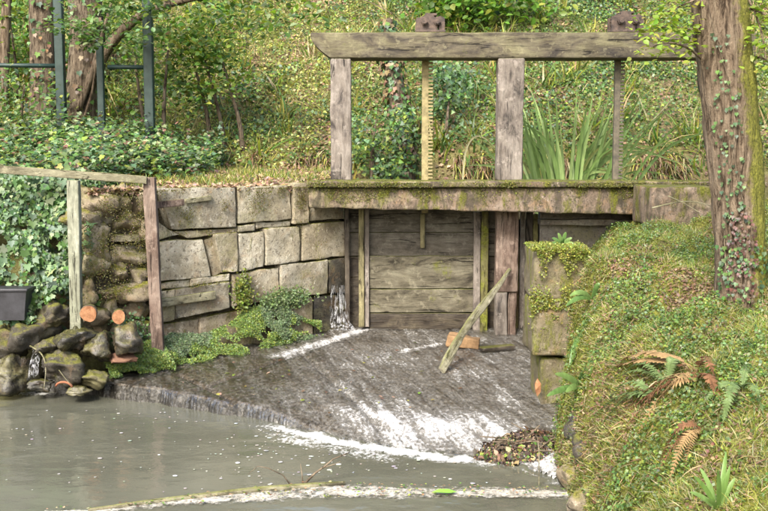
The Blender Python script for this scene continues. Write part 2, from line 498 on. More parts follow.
def plain_mat(name, c1, c2, scale=20, rough=.6, metal=0, bump=.3):
    m, nt, out = new_mat(name); v = coords(nt, local=True)
    a = noise(nt, v, scale, 6, .7)
    p = principled(nt, out, ramp(nt, a, [(.35, c1), (.65, c2)]), rough, bumped(nt, a, bump, .01), .4)
    p.inputs['Metallic'].default_value = metal
    return m
M['iron'] = plain_mat('rusty_iron', (.035, .028, .025), (.13, .092, .07), 16, .8, .0, .6)
M['rack'] = plain_mat('ochre_iron', (.13, .11, .05), (.30, .25, .12), 14, .75)
M['rack_dark'] = plain_mat('dark_iron', (.05, .045, .035), (.14, .12, .08), 14, .75)
M['greenpaint'] = plain_mat('dark_green_paint', (.010, .026, .022), (.022, .045, .038), 9, .5)
M['plastic'] = plain_mat('black_plastic', (.018, .018, .02), (.04, .04, .045), 6, .45)
M['orange_cut'] = plain_mat('fresh_cut_wood', (.17, .07, .028), (.32, .165, .08), 22, .9, 0, .8)
M['redstone'] = plain_mat('red_stone', (.10, .05, .03), (.2, .11, .07), 9, .9, 0, .8)
M['tanstone'] = plain_mat('tan_stone', (.12, .07, .03), (.27, .17, .085), 9, .9, 0, .8)
M['terracotta'] = plain_mat('terracotta', (.2, .07, .035), (.3, .12, .06), 15, .8)

def foam_mask(nt, streak, sc, lo, hi, turn=0):
    """white where the mesh has foam, and painted glints on the apron, broken up by noise"""
    at = nd(nt, 'ShaderNodeAttribute', attribute_name='foam')
    v = coords(nt, rnd=False)
    if turn:
        mp = nd(nt, 'ShaderNodeMapping'); mp.inputs['Rotation'].default_value = (0, 0, math.radians(turn)); nt.links.new(v, mp.inputs[0]); v = mp.outputs[0]
    mp = nd(nt, 'ShaderNodeMapping'); mp.inputs['Scale'].default_value = streak; nt.links.new(v, mp.inputs[0]); v = mp.outputs[0]
    n1 = noise(nt, v, sc, 5, .75, .5); nn = noise(nt, coords(nt, (1, .6, 1), rnd=False), 34, 3, .6)
    s = math_(nt, 'ADD', math_(nt, 'MULTIPLY', n1, .55), math_(nt, 'MULTIPLY', nn, .45))
    sa = math_(nt, 'ADD', s, math_(nt, 'MULTIPLY', at.outputs['Fac'], .5))
    return remap(nt, sa, lo, hi), n1, sa

m, nt, out = new_mat('murky_pool_water')
fm, _, _ = foam_mask(nt, (1, 1, 1), 9, .68, .88)
v = coords(nt, (1, 1.7, 1), rnd=False)
h = math_(nt, 'ADD', noise(nt, v, 3.0, 4, .55, .4), math_(nt, 'MULTIPLY', noise(nt, v, 11, 3, .5, .3), .35))
sil = ramp(nt, noise(nt, coords(nt, rnd=False), .55, 3), [(.35, (.078, .079, .058)), (.65, (.115, .116, .086))])
p = principled(nt, out, mix(nt, fm, sil, (.5, .5, .48)), ramp(nt, fm, [(0, .07), (1, .7)]), bumped(nt, h, .12, .06), .5)
M['pool'] = m

m, nt, out = new_mat('shallow_running_water')
fm, n1, nn = foam_mask(nt, (1, .10, 1), 11, .68, .90, -14)
v = coords(nt, (1, 1, 1), rnd=False)
h = math_(nt, 'ADD', noise(nt, v, 12, 4, .6, .5), math_(nt, 'MULTIPLY', n1, .8))
bn = bumped(nt, h, .8, .06)
tr = nd(nt, 'ShaderNodeBsdfTransparent'); tr.inputs[0].default_value = (.82, .80, .74, 1)
gl = nd(nt, 'ShaderNodeBsdfGlossy'); gl.inputs['Roughness'].default_value = .14
fr = nd(nt, 'ShaderNodeFresnel'); fr.inputs['IOR'].default_value = 1.33
df = nd(nt, 'ShaderNodeBsdfDiffuse'); df.inputs[0].default_value = (.50, .50, .49, 1)
nt.links.new(bn, gl.inputs['Normal']); nt.links.new(bn, fr.inputs['Normal']); nt.links.new(bn, df.inputs['Normal'])
mk = nd(nt, 'ShaderNodeBsdfDiffuse'); mk.inputs[0].default_value = (.26, .25, .222, 1)  # grey diffuse film stands in for sky reflection as well as aerated water
a0 = nd(nt, 'ShaderNodeMixShader'); nt.links.new(math_(nt, 'MULTIPLY', remap(nt, nn, .46, .80), .58), a0.inputs[0]); nt.links.new(tr.outputs[0], a0.inputs[1]); nt.links.new(mk.outputs[0], a0.inputs[2])
a = nd(nt, 'ShaderNodeMixShader'); nt.links.new(fr.outputs[0], a.inputs[0]); nt.links.new(a0.outputs[0], a.inputs[1]); nt.links.new(gl.outputs[0], a.inputs[2])
b = nd(nt, 'ShaderNodeMixShader'); nt.links.new(fm, b.inputs[0]); nt.links.new(a.outputs[0], b.inputs[1]); nt.links.new(df.outputs[0], b.inputs[2])
nt.links.new(b.outputs[0], out.inputs[0])
M['sheet'] = m

m, nt, out = new_mat('falling_water')
v = coords(nt, (22, 22, 1.6), rnd=False)
n1 = noise(nt, v, 2.2, 4, .6)
tr = nd(nt, 'ShaderNodeBsdfTransparent'); df = nd(nt, 'ShaderNodeBsdfDiffuse'); df.inputs[0].default_value = (.42, .43, .44, 1)
b = nd(nt, 'ShaderNodeMixShader'); nt.links.new(math_(nt, 'MULTIPLY', remap(nt, n1, .42, .78), .75), b.inputs[0]); nt.links.new(tr.outputs[0], b.inputs[1]); nt.links.new(df.outputs[0], b.inputs[2])
nt.links.new(b.outputs[0], out.inputs[0]); M['fall'] = m

m, nt, out = new_mat('foam_scum'); v = coords(nt, rnd=False)
c = ramp(nt, noise(nt, v, 13, 6, .8), [(.34, (.16, .14, .10)), (.48, (.38, .36, .30)), (.66, (.52, .51, .47))])
pr = principled(nt, out, c, .8, bumped(nt, noise(nt, v, 50, 4), .6, .02), .2); M['foam'] = m
fm, _, _ = foam_mask(nt, (1, 2.2, 1), 9, .80, 1.06)
tr = nd(nt, 'ShaderNodeBsdfTransparent'); mx = nd(nt, 'ShaderNodeMixShader'); nt.links.new(fm, mx.inputs[0])
nt.links.new(tr.outputs[0], mx.inputs[1]); nt.links.new(pr.outputs[0], mx.inputs[2]); nt.links.new(mx.outputs[0], out.inputs[0])

m, nt, out = new_mat('apron_stone'); v = coords(nt, rnd=False)
c = ramp(nt, noise(nt, v, 2.0, 6, .7, .6), [(.32, (.08, .066, .05)), (.5, (.20, .165, .125)), (.66, (.32, .275, .22))])
c = mix(nt, .7, c, ramp(nt, noise(nt, v, 19, 5, .7), [(.3, .4), (.7, 1.15)]), 'MULTIPLY')
c = mix(nt, math_(nt, 'MULTIPLY', remap(nt, noise(nt, v, 7, 4), .6, .7), .5), c, (.2, .11, .07))
c = mix(nt, math_(nt, 'MULTIPLY', remap(nt, noise(nt, v, 5, 5), .6, .7), .4), c, (.10, .11, .03))
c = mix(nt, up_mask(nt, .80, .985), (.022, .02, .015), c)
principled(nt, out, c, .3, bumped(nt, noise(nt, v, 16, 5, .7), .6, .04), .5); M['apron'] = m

# ================================================================== GROUND
def edge_y(X):
    wl = W0[1] + (X - W0[0]) * (W1[1] - W0[1]) / (W1[0] - W0[0])
    return np.where(X < -2.95, 10.28 + .25 * (n2(X * 1.3 + 9, 4.2) - .5), np.where(X < W1[0], wl, 12.32))
def ground_z(X, Y):
    X = np.asarray(X, float); Y = np.asarray(Y, float)
    d = Y - edge_y(X)
    st = np.where(X < -2.95, sstep(-.25, .55, d), np.where(X < W1[0], sstep(.2, .5, d), sstep(.1, .3, d)))
    hi = 1.78 + .05 * np.clip(Y - 11, 0, 4) + .12 * sstep(-2.6, -3.6, X) + .22 * sstep(-2.0, -3.4, X) * sstep(11.6, 14, Y)
    ch = sstep(-.75, -.5, X) * (1 - sstep(4.9, 5.5, X)) * sstep(12.3, 12.4, Y)
    hi = hi * (1 - ch) + 1.15 * ch
    hill0 = 2.25
    hi = np.where(Y > 14.5, hi + (hill0 - hi) * sstep(14.6, 15.1, Y), hi)
    hi = hi + .55 * np.clip(Y - 15, 0, 9.5) + .12 * np.clip(Y - 24.5, 0, 40) + (.9 * (fbm2(X * .45 + 3, Y * .45) - .5)) * sstep(14.8, 17, Y)  # upper slope, out of view, eased off so the water reflects more sky
    hi = hi + .10 * (fbm2(X * 2 + 8, Y * 2) - .5)
    z = -.8 + (hi + .8) * st
    z = z + 1.4 * sstep(1.6, .9, Y) + 2.2 * sstep(-9.5, -11, X) * (1 - st)
    z = z + 2.3 * sstep(4.5, 5.5, X) * (1 - st) * sstep(1.6, 2, Y)
    return z
gx = np.concatenate([np.linspace(-45, -9, 19)[:-1], np.arange(-9, 8, .11), np.linspace(8, 45, 19)])
gy = np.concatenate([np.linspace(-15, 9.4, 26)[:-1], np.arange(9.4, 24, .11), np.linspace(24, 70, 24)])
GX, GY = np.meshgrid(gx, gy, indexing='ij')
g = mesh_obj('ground', np.stack([GX, GY, ground_z(GX, GY)], -1), grid_faces(len(gx), len(gy)), M['hill'], smooth=True)
tag(g, 'earthy hillside rising steeply behind the sluice', 'hillside', kind='structure')

# ---- pool water
foot_px = [(40, 391), (85, 395), (150, 404), (205, 412), (265, 422), (300, 430), (345, 440), (420, 452), (500, 462), (545, 474), (575, 484)]
FOOT = np.array([PZ(x, y, -.2)[:2] for x, y in foot_px])
FOOT = np.vstack([[-4.2, 10.35], FOOT, [2.4, 7.2]])
def foot_d(X, Y):
    yf = np.interp(X, FOOT[:, 0], FOOT[:, 1]) + .10 * (n2(X * 4 + 2, 7.7) - .5) + .05 * (n2(X * 15, 1.2) - .5)
    return (Y - yf) * .9
def seg_d(X, Y, a, b):
    ab = b - a; t = np.clip(((X - a[0]) * ab[0] + (Y - a[1]) * ab[1]) / (ab @ ab), 0, 1)
    return np.hypot(X - a[0] - ab[0] * t, Y - a[1] - ab[1] * t)
px_ = np.concatenate([np.linspace(-13, -4.6, 15)[:-1], np.arange(-4.6, 2.2, .035), [2.6, 4, 6]])
py_ = np.concatenate([np.linspace(.8, 6.2, 20)[:-1], np.arange(6.2, 10.6, .035), [10.9]])
AX, AY = np.meshgrid(px_, py_, indexing='ij')
fd = foot_d(AX, AY)
rip = .012 * (fbm2(AX * 2.2, AY * 4.5) - .5) + .004 * (fbm2(AX * 7, AY * 11) - .5)
turb = np.exp(-(fd / .22) ** 2) * sstep(-1.3, -.5, AX)
rip = rip + turb * .05 * (fbm2(AX * 11, AY * 11) - .45)
foamp = np.exp(-((fd + .09) / .13) ** 2) * (.15 + .85 * sstep(-1.4, -.8, AX)) * (1 - .5 * sstep(.6, 1.0, AX)) * .75
foamp = np.maximum(foamp, .55 * np.exp(-((fd + .28) / .2) ** 2) * sstep(-1.5, -.7, AX) * (1 - sstep(-.1, .5, AX)))
foamp = np.maximum(foamp, .6 * np.exp(-(((AX + 3.5) / .4) ** 2 + ((AY - 9.95) / .12) ** 2)))
pool = mesh_obj('pool_water', np.stack([AX, AY, -.2 + rip], -1), grid_faces(len(px_), len(py_)), M['pool'], smooth=True, attrs={'foam': foamp.ravel()})
tag(pool, 'murky olive pool water below the stone apron', 'water', kind='structure')
ux = np.linspace(-.72, 5.2, 30); uy = np.linspace(12.33, 14.95, 14)
UX, UY = np.meshgrid(ux, uy, indexing='ij')
up = mesh_obj('channel_water', np.stack([UX, UY, 1.42 + 0 * UX], -1), grid_faces(30, 14), M['pool'], attrs={'foam': np.zeros(UX.size)})
tag(up, 'still water held in the channel behind the gate', 'water', kind='structure')

# ---- stone apron and the sheet of water running over it
def apron_z(X, Y):
    d = foot_d(X, Y)
    w = sstep(-1.25, -.35, X)
    top = .04 - .13 * np.clip((12.2 - Y) / 3.0, 0, 1.3)
    left = sstep(-.01, .05, d)
    # right half rolls over in a long slope
    right = np.where(d > 0, sstep(-.25, .8, d), 0) 
    zl = -.6 + (top + .6) * left
    zr = np.where(d > 0, -.225 + (top + .225) * sstep(-.15, .62, d), -.225 + d * 1.2)
    slab = .018 * (fbm2(X * 1.7 + 5, Y * 1.7) - .5) + .012 * (fbm2(X * 7, Y * 7) - .5)
    return np.maximum(zl * (1 - w) + zr * w, -.7) + slab
ax_ = np.arange(-3.6, 1.98, .03); ay_ = np.arange(7.0, 12.36, .03)
AX, AY = np.meshgrid(ax_, ay_, indexing='ij')
AZ = apron_z(AX, AY)
# joints between the apron slabs
def joint(X, Y):
    j = np.zeros_like(X)
    for (a, b) in (((95, 388), (270, 342)), ((150, 398), (330, 345)), ((180, 372), (262, 405)), ((300, 352), (380, 412))):
        j = np.maximum(j, np.exp(-(seg_d(X, Y, PZ(*a, 0)[:2], PZ(*b, 0)[:2]) / .022) ** 2))
    return j
AZ = AZ - .035 * joint(AX, AY)
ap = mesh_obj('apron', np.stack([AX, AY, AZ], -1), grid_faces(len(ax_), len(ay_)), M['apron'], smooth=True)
tag(ap, 'wet brown stone apron below the sluice gate', 'apron', kind='structure')
fd = foot_d(AX, AY)
flow = .022 * (fbm2(AX * 9 + AY * 3, AY * 9 - AX * 3) - .5) + .022 * (fbm2(AX * 18, AY * 18) - .5) * sstep(-1.6, -.2, AX)
streakco = fbm2((AX * .93 + AY * .37) * 16, (AY * .93 - AX * .37) * 3)
casc = sstep(-1.1, .1, AX + .25 * (fbm2(AX * 2, AY * 2) - .5)) * np.exp(-((fd - .42) / .68) ** 2)
flow = flow + casc * .035 * (streakco - .5)
foam_glint = .62 * casc * (.55 + .8 * streakco)
for (a, b, r, s) in (((386, 328), (335, 342), .12, .72), ((335, 342), (278, 356), .15, .58), ((440, 346), (405, 352), .10, .55),
                     ((345, 322), (352, 330), .13, .62), ((520, 358), (535, 362), .10, .45), ((385, 345), (470, 395), .5, .22), ((90, 392), (270, 415), .05, .25)):
    foam_glint = np.maximum(foam_glint, s * np.exp(-(seg_d(AX, AY, PZ(*a, 0)[:2], PZ(*b, 0)[:2]) / r) ** 2))
foam_glint = np.maximum(foam_glint, (.10 + .18 * sstep(-1.6, -.3, AX)) * (.45 + 1.1 * fbm2(AX * 2.5, AY * 2.5)))  # base specks paint sky glints over the apron, besides real foam
wet = (fd > np.where(AX < -.9, .012, -.03))
F = grid_faces(len(ax_), len(ay_))
WZ = AZ + .022 + flow * (.35 + .65 * sstep(-1.8, -.6, AX)) + .02 * np.clip(foam_glint - .3, 0, 1) * fbm2(AX * 20, AY * 20)
keep = wet.ravel()[F].all(1) & (AX.ravel()[F] > -3.0).all(1)
sh = mesh_obj('apron_water', np.stack([AX, AY, WZ], -1), F[keep], M['sheet'], smooth=True, attrs={'foam': foam_glint.ravel()})
tag(sh, 'thin sheet of running water spilling over the apron edge', 'water', kind='structure')

# ---- right-hand bank
EY = [1.5, 4, 5.5, 6.97, 7.53, 8.2, 8.9, 9.2, 12.3]; EX = [.95, 1.0, 1.2, 1.30, 1.31, 1.44, 1.62, 1.75, 1.9]
ZY = [1.5, 4.5, 6, 7.5, 9, 11, 12.3]; ZZ = [.5, .86, 1.06, 1.25, 1.36, 1.52, 1.56]
def bank_z(X, Y):
    e = np.interp(Y, EY, EX); s = np.clip(X - e, 0, 50)
    zp = np.interp(Y, ZY, ZZ) + .05 * np.clip(X - 2.2, 0, 5)
    w = np.interp(Y, [4, 6, 7.5, 8.8, 9.4, 10.5, 12], [.42, .33, .24, .10, .13, .34, .45])
    h = 1 - np.exp(-s / w)
    z = -.32 + (zp + .32) * np.where(s > 0, h, 0)
    return z + (.30 * (fbm2(X * 2.1 + 1, Y * 2.1 + 3) - .5) + .22 * (fbm2(X * 6, Y * 6) - .5)) * sstep(0, .15, s)
bx_ = np.concatenate([[-.02, .0], np.cumsum(np.concatenate([np.full(60, .02), np.full(50, .04), np.full(30, .15)]))])
by_ = np.arange(1.5, 12.3, .045)
BS, BY = np.meshgrid(bx_, by_, indexing='ij')
BX = BS + np.interp(BY, EY, EX) + .12 * (fbm2(BY * 1.7, 3.3 + 0 * BY) - .5) * sstep(9.0, 8.3, BY)
BZ = bank_z(BX, BY); BZ[0] = -.9
rb = mesh_obj('right_bank', np.stack([BX, BY, BZ], -1), grid_faces(len(bx_), len(by_)), M['bank'], smooth=True)
tag(rb, 'mossy grassed bank sloping down to the pool', 'bank', kind='structure')
def bank_n(X, Y, e=.04):
    return norm(np.stack([-(bank_z(X + e, Y) - bank_z(X - e, Y)) / (2 * e), -(bank_z(X, Y + e) - bank_z(X, Y - e)) / (2 * e), np.ones_like(X)], -1))

# ================================================================== WING WALL (each stone a part)
wall = thing('wing_wall', 'old wall of large squared mossy stone blocks left of the sluice gate', 'wall', (*W0, -.05))
def wall_stone(quad, mat, depth=.34, proud=0.0, r=.022, amp=.014, seed=0, n=(7, 2, 5), gap=.004):
    """quad: tl, tr, br, bl bearings of the face on the wall"""
    uz = np.array([PW(*q, off=proud) for q in quad])
    ctr = uz.mean(0); ext = uz.max(0) - uz.min(0)
    uz = ctr + (uz - ctr) * (1 - gap * 2 / np.maximum(ext, .02))
    hx = (uz[1, 0] - uz[0, 0] + uz[2, 0] - uz[3, 0]) / 4; hz = (uz[0, 1] - uz[3, 1] + uz[1, 1] - uz[2, 1]) / 4
    U, X, F, N = rbox((hx, depth / 2, hz), r, n)
    X = X + N * (fbm3(X * 6 + seed * 1.93 + 25, 4)[:, None] - .5) * 2 * amp
    a = X[:, 0] / hx; b = X[:, 2] / hz; a1 = (a + 1) / 2; b1 = (b + 1) / 2
    p = (uz[3][None] * ((1 - a1) * (1 - b1))[:, None] + uz[2][None] * (a1 * (1 - b1))[:, None] + uz[0][None] * ((1 - a1) * b1)[:, None] + uz[1][None] * (a1 * b1)[:, None])
    off = proud - depth / 2 - X[:, 1]
    xy = W0[None] + WD[None] * p[:, :1] + WN[None] * off[:, None]
    v = np.column_stack([xy, p[:, 1]])
    return mesh_obj('stone', v, F[:, ::-1], mat, wall, smooth=True)
R4 = lambda x0, y0, x1, y1: [(x0, y0), (x1, y0), (x1, y1), (x0, y1)]
ST, RU, WE = M['stone'], M['rubble'], M['wetstone']
stones = [
    ([(157, 188), (236, 187), (236, 227), (172, 230)], ST, .02), ([(238, 187), (291, 185), (292, 219), (238, 224)], ST, .0),
    ([(294, 183), (309, 183), (309, 223), (294, 224)], ST, .03), ([(310, 205), (344, 204), (344, 219), (310, 221)], ST, -.02),
    ([(156, 219), (170, 231), (186, 234), (156, 240.5)], ST, -.02), ([(174, 231.5), (237, 228), (237, 232), (188, 239)], ST, -.01),
    ([(238, 226), (255, 224), (255, 231), (238, 232)], ST, .0), ([(256, 222), (290, 221), (290, 226), (256, 229)], ST, -.03),
    ([(154, 241), (203, 239), (212, 277), (154, 282)], ST, .01), ([(204, 240), (213, 236), (221, 274), (213, 277)], ST, -.04),
    ([(214, 234), (238, 232), (238, 272), (222, 274)], ST, .02), ([(239, 233), (264, 231), (264, 267), (239, 272)], ST, .0),
    ([(266, 229), (300, 226), (300, 261), (266, 266)], ST, .015), ([(302, 225), (345, 221), (345, 256), (302, 261)], ST, .0),
    ([(154, 284), (190, 279), (190, 287), (154, 290)], ST, -.02), ([(191, 279), (230, 273), (230, 281), (191, 286)], ST, .0),
    ([(153, 291), (175, 289), (175, 320), (153, 323)], ST, .0), ([(176, 289), (230, 282), (230, 308), (176, 320)], ST, .025),
    ([(232, 274), (279, 267), (279, 300), (232, 307)], ST, -.01), ([(281, 265), (328, 260), (328, 294), (281, 299)], ST, .01),
    ([(329, 260), (346, 257), (346, 292), (329, 294)], WE, .0), ([(274, 301), (313, 297), (313, 335), (274, 341)], RU, .02),
    ([(314, 297), (347, 294), (347, 332), (314, 335)], WE, -.03), ([(200, 318), (273, 303), (273, 342), (200, 352)], RU, -.05),
    ([(152, 325), (199, 319), (199, 352), (152, 360)], RU, -.07),
    # rubble to the left
    ([(82, 190), (112, 187), (114, 212), (84, 214)], RU, .02), ([(114, 188), (133, 188), (134, 214), (116, 213)], RU, .0),
    ([(134, 189), (156, 188), (156, 221), (135, 216)], RU, .01), ([(82, 216), (114, 214), (114, 232), (80, 231)], RU, .05),
    ([(116, 215), (140, 217), (140, 232), (116, 232)], RU, -.02), ([(141, 220), (155, 223), (155, 240), (141, 234)], RU, -.01),
    ([(79, 233), (110, 234), (112, 257), (78, 254)], RU, .06), ([(113, 234), (140, 235), (140, 242), (113, 243)], ST, .03),
    ([(114, 245), (152, 243), (152, 262), (114, 263)], RU, .0), ([(79, 257), (108, 259), (110, 281), (80, 280)], RU, .04),
    ([(111, 265), (130, 265), (130, 284), (112, 283)], RU, .0), ([(132, 264), (152, 264), (152, 286), (132, 285)], RU, .02),
    ([(80, 282), (104, 283), (104, 304), (80, 305)], RU, .05), ([(106, 285), (151, 287), (151, 297), (106, 300)], RU, .06),
    ([(106, 302), (128, 300), (128, 325), (106, 327)], RU, .0), ([(130, 299), (151, 299), (151, 326), (130, 326)], RU, .02),
    ([(80, 307), (104, 306), (104, 335), (80, 336)], RU, .0), ([(106, 329), (151, 328), (151, 360), (106, 362)], RU, -.03),
]
for i, (q, mt, pr) in enumerate(stones):
    rough = mt is RU and i > 24
    if rough:
        uz = np.array([PW(*a, off=pr) for a in q]); c = uz.mean(0); hx = np.ptp(uz[:, 0]) / 2; hz = np.ptp(uz[:, 1]) / 2
        v, F = blob((0, 0, 0), (hx * 1.6, .26, hz * 1.6), 200 + i, .9, 34, 20)
        o3 = wall_xyz(c[0], pr - .17, c[1])
        v = o3 + v[:, :1] * np.array([WD[0], WD[1], 0]) + v[:, 1:2] * np.array([-WN[0], -WN[1], 0]) + v[:, 2:] * np.array([0, 0, 1])
        mesh_obj('stone', v, F, mt, wall, smooth=True)
        continue
    wall_stone(q, mt, proud=pr, seed=i, r=.05 if rough else .010, amp=.075 if rough else .026, gap=-.016 if rough else .0025, n=(10, 3, 8))
# earth core behind the stones
cu = np.linspace(PW(80, 200)[0], PW(345, 200)[0], 14)
V = []
for u in cu:
    for off, z in ((-.12, -.3), (-.12, 1.72), (-.55, 1.76), (-.55, -.3)):
        V.append(wall_xyz(u, off, z))
V = np.array(V); F = []
for k in range(len(cu) - 1):
    for i in range(4):
        j = (i + 1) % 4; F.append([k * 4 + i, k * 4 + j, k * 4 + 4 + j, k * 4 + 4 + i])
F += [[0, 3, 2, 1], [len(V) - 4 + i for i in range(4)]]
mesh_obj('core', V, F, M['core'], wall)

# ================================================================== WALKWAY
wk = thing('walkway', 'mossy stone walkway slab spanning the channel above the sluice gate', 'walkway', (1.7, 11.8, 1.56))
v, F = worn_box((1.755, 11.825, 1.872), (2.645, .365, .036), .018, (60, 8, 2), .016, 5, 1); mesh_obj('cap_slab', v, F, M['walk'], wk, smooth=True)
v, F = worn_box((1.755, 11.835, 1.716), (2.62, .31, .117), .022, (80, 4, 8), .022, 4, 7)
dn = np.clip((1.834 - v[:, 2]) / .234, 0, 1); v[:, 2] -= dn * (.0 + .022 * np.clip(v[:, 0] + .88, 0, 5)) * .9 - dn * .02 * (fbm2(v[:, 0] * 5, v[:, 0] * 0) - .5)
mesh_obj('beam_stone', v, F, M['walk'], wk, smooth=True)
# moss fringe on the slab edge
rg = np.random.default_rng(3); n = 30000
x = rg.uniform(-.88, 4.2, n); x = x[rg.random(n) < sstep(.36, .58, fbm2(x * 3, x * 0 + 2)) + .12]; n = len(x)
k = rg.random(n) ** 2
zz = 1.905 - k * .17 * (fbm2(x * 5, x * 0 + 9) * 2.0); yy = np.where(zz > 1.89, rg.uniform(11.46, 11.8, n), np.where(zz > 1.84, 11.455, 11.515))
scatter('moss', np.stack([x, yy, zz], -1), (0, -.7, .7), rg.uniform(.006, .018, n), pick([MOSS, (.10, .10, .02), (.06, .06, .015), YEL], n, rg, [.4, .3, .2, .1]), M['leaf'], rg, parent=wk, jitter=.7)['kind'] = 'stuff'
# stone block sitting at its right end
blk_b = bank_z(np.array([3.1]), np.array([10.9]))[0] - .06
v, F = worn_box((3.17, 11.02, (1.872 + blk_b) / 2), (.33, .40, (1.872 - blk_b) / 2), .03, (10, 8, 6), .018, 4, 5)
tag(mesh_obj('stone_block', v, F, M['walk'], smooth=True, base=True), 'squared mossy stone block between the walkway and the big tree', 'stone block')

# ================================================================== GANTRY
ga = thing('sluice_gantry', 'weathered timber gantry of uprights and a long crossbeam above the walkway', 'gantry', (1.7, 12.0, 1.91))
def X12(px, Y=12.0): return (px - 384) / 1000 * Y
for px0, px1, s in ((331, 351.5, 1), (496.5, 522.5, 2), (713, 737, 3)):
    x0, x1 = X12(px0, 11.9), X12(px1, 11.9)
    v, F = worn_box(((x0 + x1) / 2, 12.0, (1.905 + 3.335) / 2), ((x1 - x0) / 2, .11, (3.335 - 1.905) / 2), .018, (4, 4, 26), .012, 4, s)
    mesh_obj('upright', v, F, M['post'], ga, smooth=True)
# crossbeam: profile with a chamfered lower left corner
U, X, F, N = rbox((2.61, .19, .15), .02, (60, 6, 6))
X = X + N * (fbm3(X * 4 + 31, 3)[:, None] - .5) * .022
X[:, 0] += 1.75; X[:, 1] += 12.08; X[:, 2] += 3.485
t = (X[:, 2] - 3.335) / .3
X[:, 0] = np.maximum(X[:, 0], -.86 + .24 * np.clip(1 - t / .8, 0, 1) ** 1.5)
mesh_obj('crossbeam', X, F, M['beam'], ga, smooth=True)

# ================================================================== LIFTING RACKS WITH GEARS
def lifting_rack(px0, px1, label, mat, ztop, big, zbot, seed):
    x0, x1 = X12(px0, 12.2), X12(px1, 12.2); w = x1 - x0
    t = thing('lifting_rack', label, 'sluice gear', ((x0 + x1) / 2, 12.2, zbot), 'geared lifting racks')
    v, F = worn_box((x0 + w * .3, 12.22, (zbot + ztop) / 2), (w * .3, .035, (ztop - zbot) / 2), .006, (2, 2, 20), .003, 9, seed)
    mesh_obj('bar', v, F, mat, t, smooth=True)
    b = MB()
    z = 1.93
    while z < 3.32:
        v, F = worn_box((x0 + w * .79, 12.22, z), (w * .21, .035, .012), .004, (1, 1, 1), .001); b.add(v, F); z += .043
    b.build('teeth', mat, t)['kind'] = 'stuff'
    # gearbox on the beam
    cx = (x0 + x1) / 2 + .02; W2 = .17 * big; zb = 3.64
    g = MB(); v, F = worn_box((cx, 12.08, zb + .012), (W2 * 1.05, .15, .014), .006, (3, 3, 1), .002, 9, seed); g.add(v, F); g.build('base_plate', M['iron'], t, True)
    for sy in (-.10, .10):
        pts = [(-W2 * .97, 0), (W2 * .5, 0), (W2 * .5, .06), (W2 * .62, .07), (W2 * .62, 0), (W2, 0), (W2, .15), (W2 * .7, .17), (W2 * .3, .155), (W2 * .12, .20), (-W2 * .3, .205), (-W2 * .42, .16), (-W2 * .97, .15)]
        pr = MB(); vv = [[cx + a, 12.08 + sy + e, zb + .02 + c * big] for e in (-.014, .014) for a, c in pts]; k = len(pts)
        pr.add(vv, [list(range(k)), list(range(k, 2 * k))[::-1]] + [[i, k + i, k + (i + 1) % k, (i + 1) % k] for i in range(k)])
        pr.build('cheek', M['iron'], t)
    for dx, r, nt_ in ((-.07 * big, .085 * big, 16), (.08 * big, .055 * big, 10)):
        a = np.arange(nt_ * 2) * math.pi / nt_; rr = np.where(np.arange(nt_ * 2) % 2 == 0, r, r * .8)
        g = MB()
        ring = [[cx + dx + rr[i] * math.cos(a[i]), 12.08 + e, zb + .12 * big + rr[i] * math.sin(a[i])] for e in (-.06, .06) for i in range(len(a))]
        k = len(a); g.add(ring, [list(range(k)), list(range(k, 2 * k))[::-1]] + [[i, k + i, k + (i + 1) % k, (i + 1) % k] for i in range(k)])
        gear = g.build('gear', M['iron'], t)
        g = MB(); v, F = tube([(cx + dx, 11.90, zb + .12 * big), (cx + dx, 12.26, zb + .12 * big)], .028 * big, 10); g.add(v, F)
        v, F = tube([(cx + dx, 11.925, zb + .12 * big), (cx + dx, 11.955, zb + .12 * big)], .042 * big, 6); g.add(v, F)
        g.build('shaft', M['iron'], gear)
    v, F = worn_box((cx + .01, 12.08, zb + .21 * big), (.07 * big, .09, .014), .006, (2, 2, 1), .003, 9, seed); mesh_obj('cap', v, F, M['iron'], t, smooth=True)
    return t
lifting_rack(421.5, 432.5, 'ochre toothed lifting rack with rusty gears left of the middle gantry upright', M['rack'], 3.34, 1.0, 1.50, 1)
lifting_rack(612, 621.5, 'dark toothed lifting rack with rusty gears behind the flag irises', M['rack_dark'], 3.34, 1.12, 1.45, 2)

# ================================================================== SLUICE GATE
GY_ = 12.26
gate = thing('sluice_gate', 'closed sluice gate of wide weathered horizontal boards between timber guides', 'gate', (.4, GY_, 0))
def board(px0, py0, px1, py1, Y, mat, name='board', th=.05, r=.008, amp=.006, seed=0, n=None, parent=None, top=None, bot=None):
    x0 = X12(px0, Y); x1 = X12(px1, Y); z1 = P(px0, py0, Y)[2] if top is None else top; z0 = P(px0, py1, Y)[2] if bot is None else bot
    if n is None: n = (max(2, int((x1 - x0) / .06)), 2, max(2, int((z1 - z0) / .06)))
    v, F = worn_box(((x0 + x1) / 2, Y + th / 2, (z0 + z1) / 2), ((x1 - x0) / 2, th / 2, (z1 - z0) / 2), r, n, amp, 6, seed)
    return mesh_obj(name, v, F, mat, parent or gate, smooth=True)
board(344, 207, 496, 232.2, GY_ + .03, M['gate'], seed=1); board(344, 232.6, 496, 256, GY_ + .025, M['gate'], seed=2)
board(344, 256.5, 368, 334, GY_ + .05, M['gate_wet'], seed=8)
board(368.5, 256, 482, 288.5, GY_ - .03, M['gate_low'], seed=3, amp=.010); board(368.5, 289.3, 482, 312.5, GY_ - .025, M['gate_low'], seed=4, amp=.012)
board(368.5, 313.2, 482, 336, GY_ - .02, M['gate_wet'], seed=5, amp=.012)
board(482, 256.5, 497, 336, GY_ + .05, M['gate_wet'], seed=9)
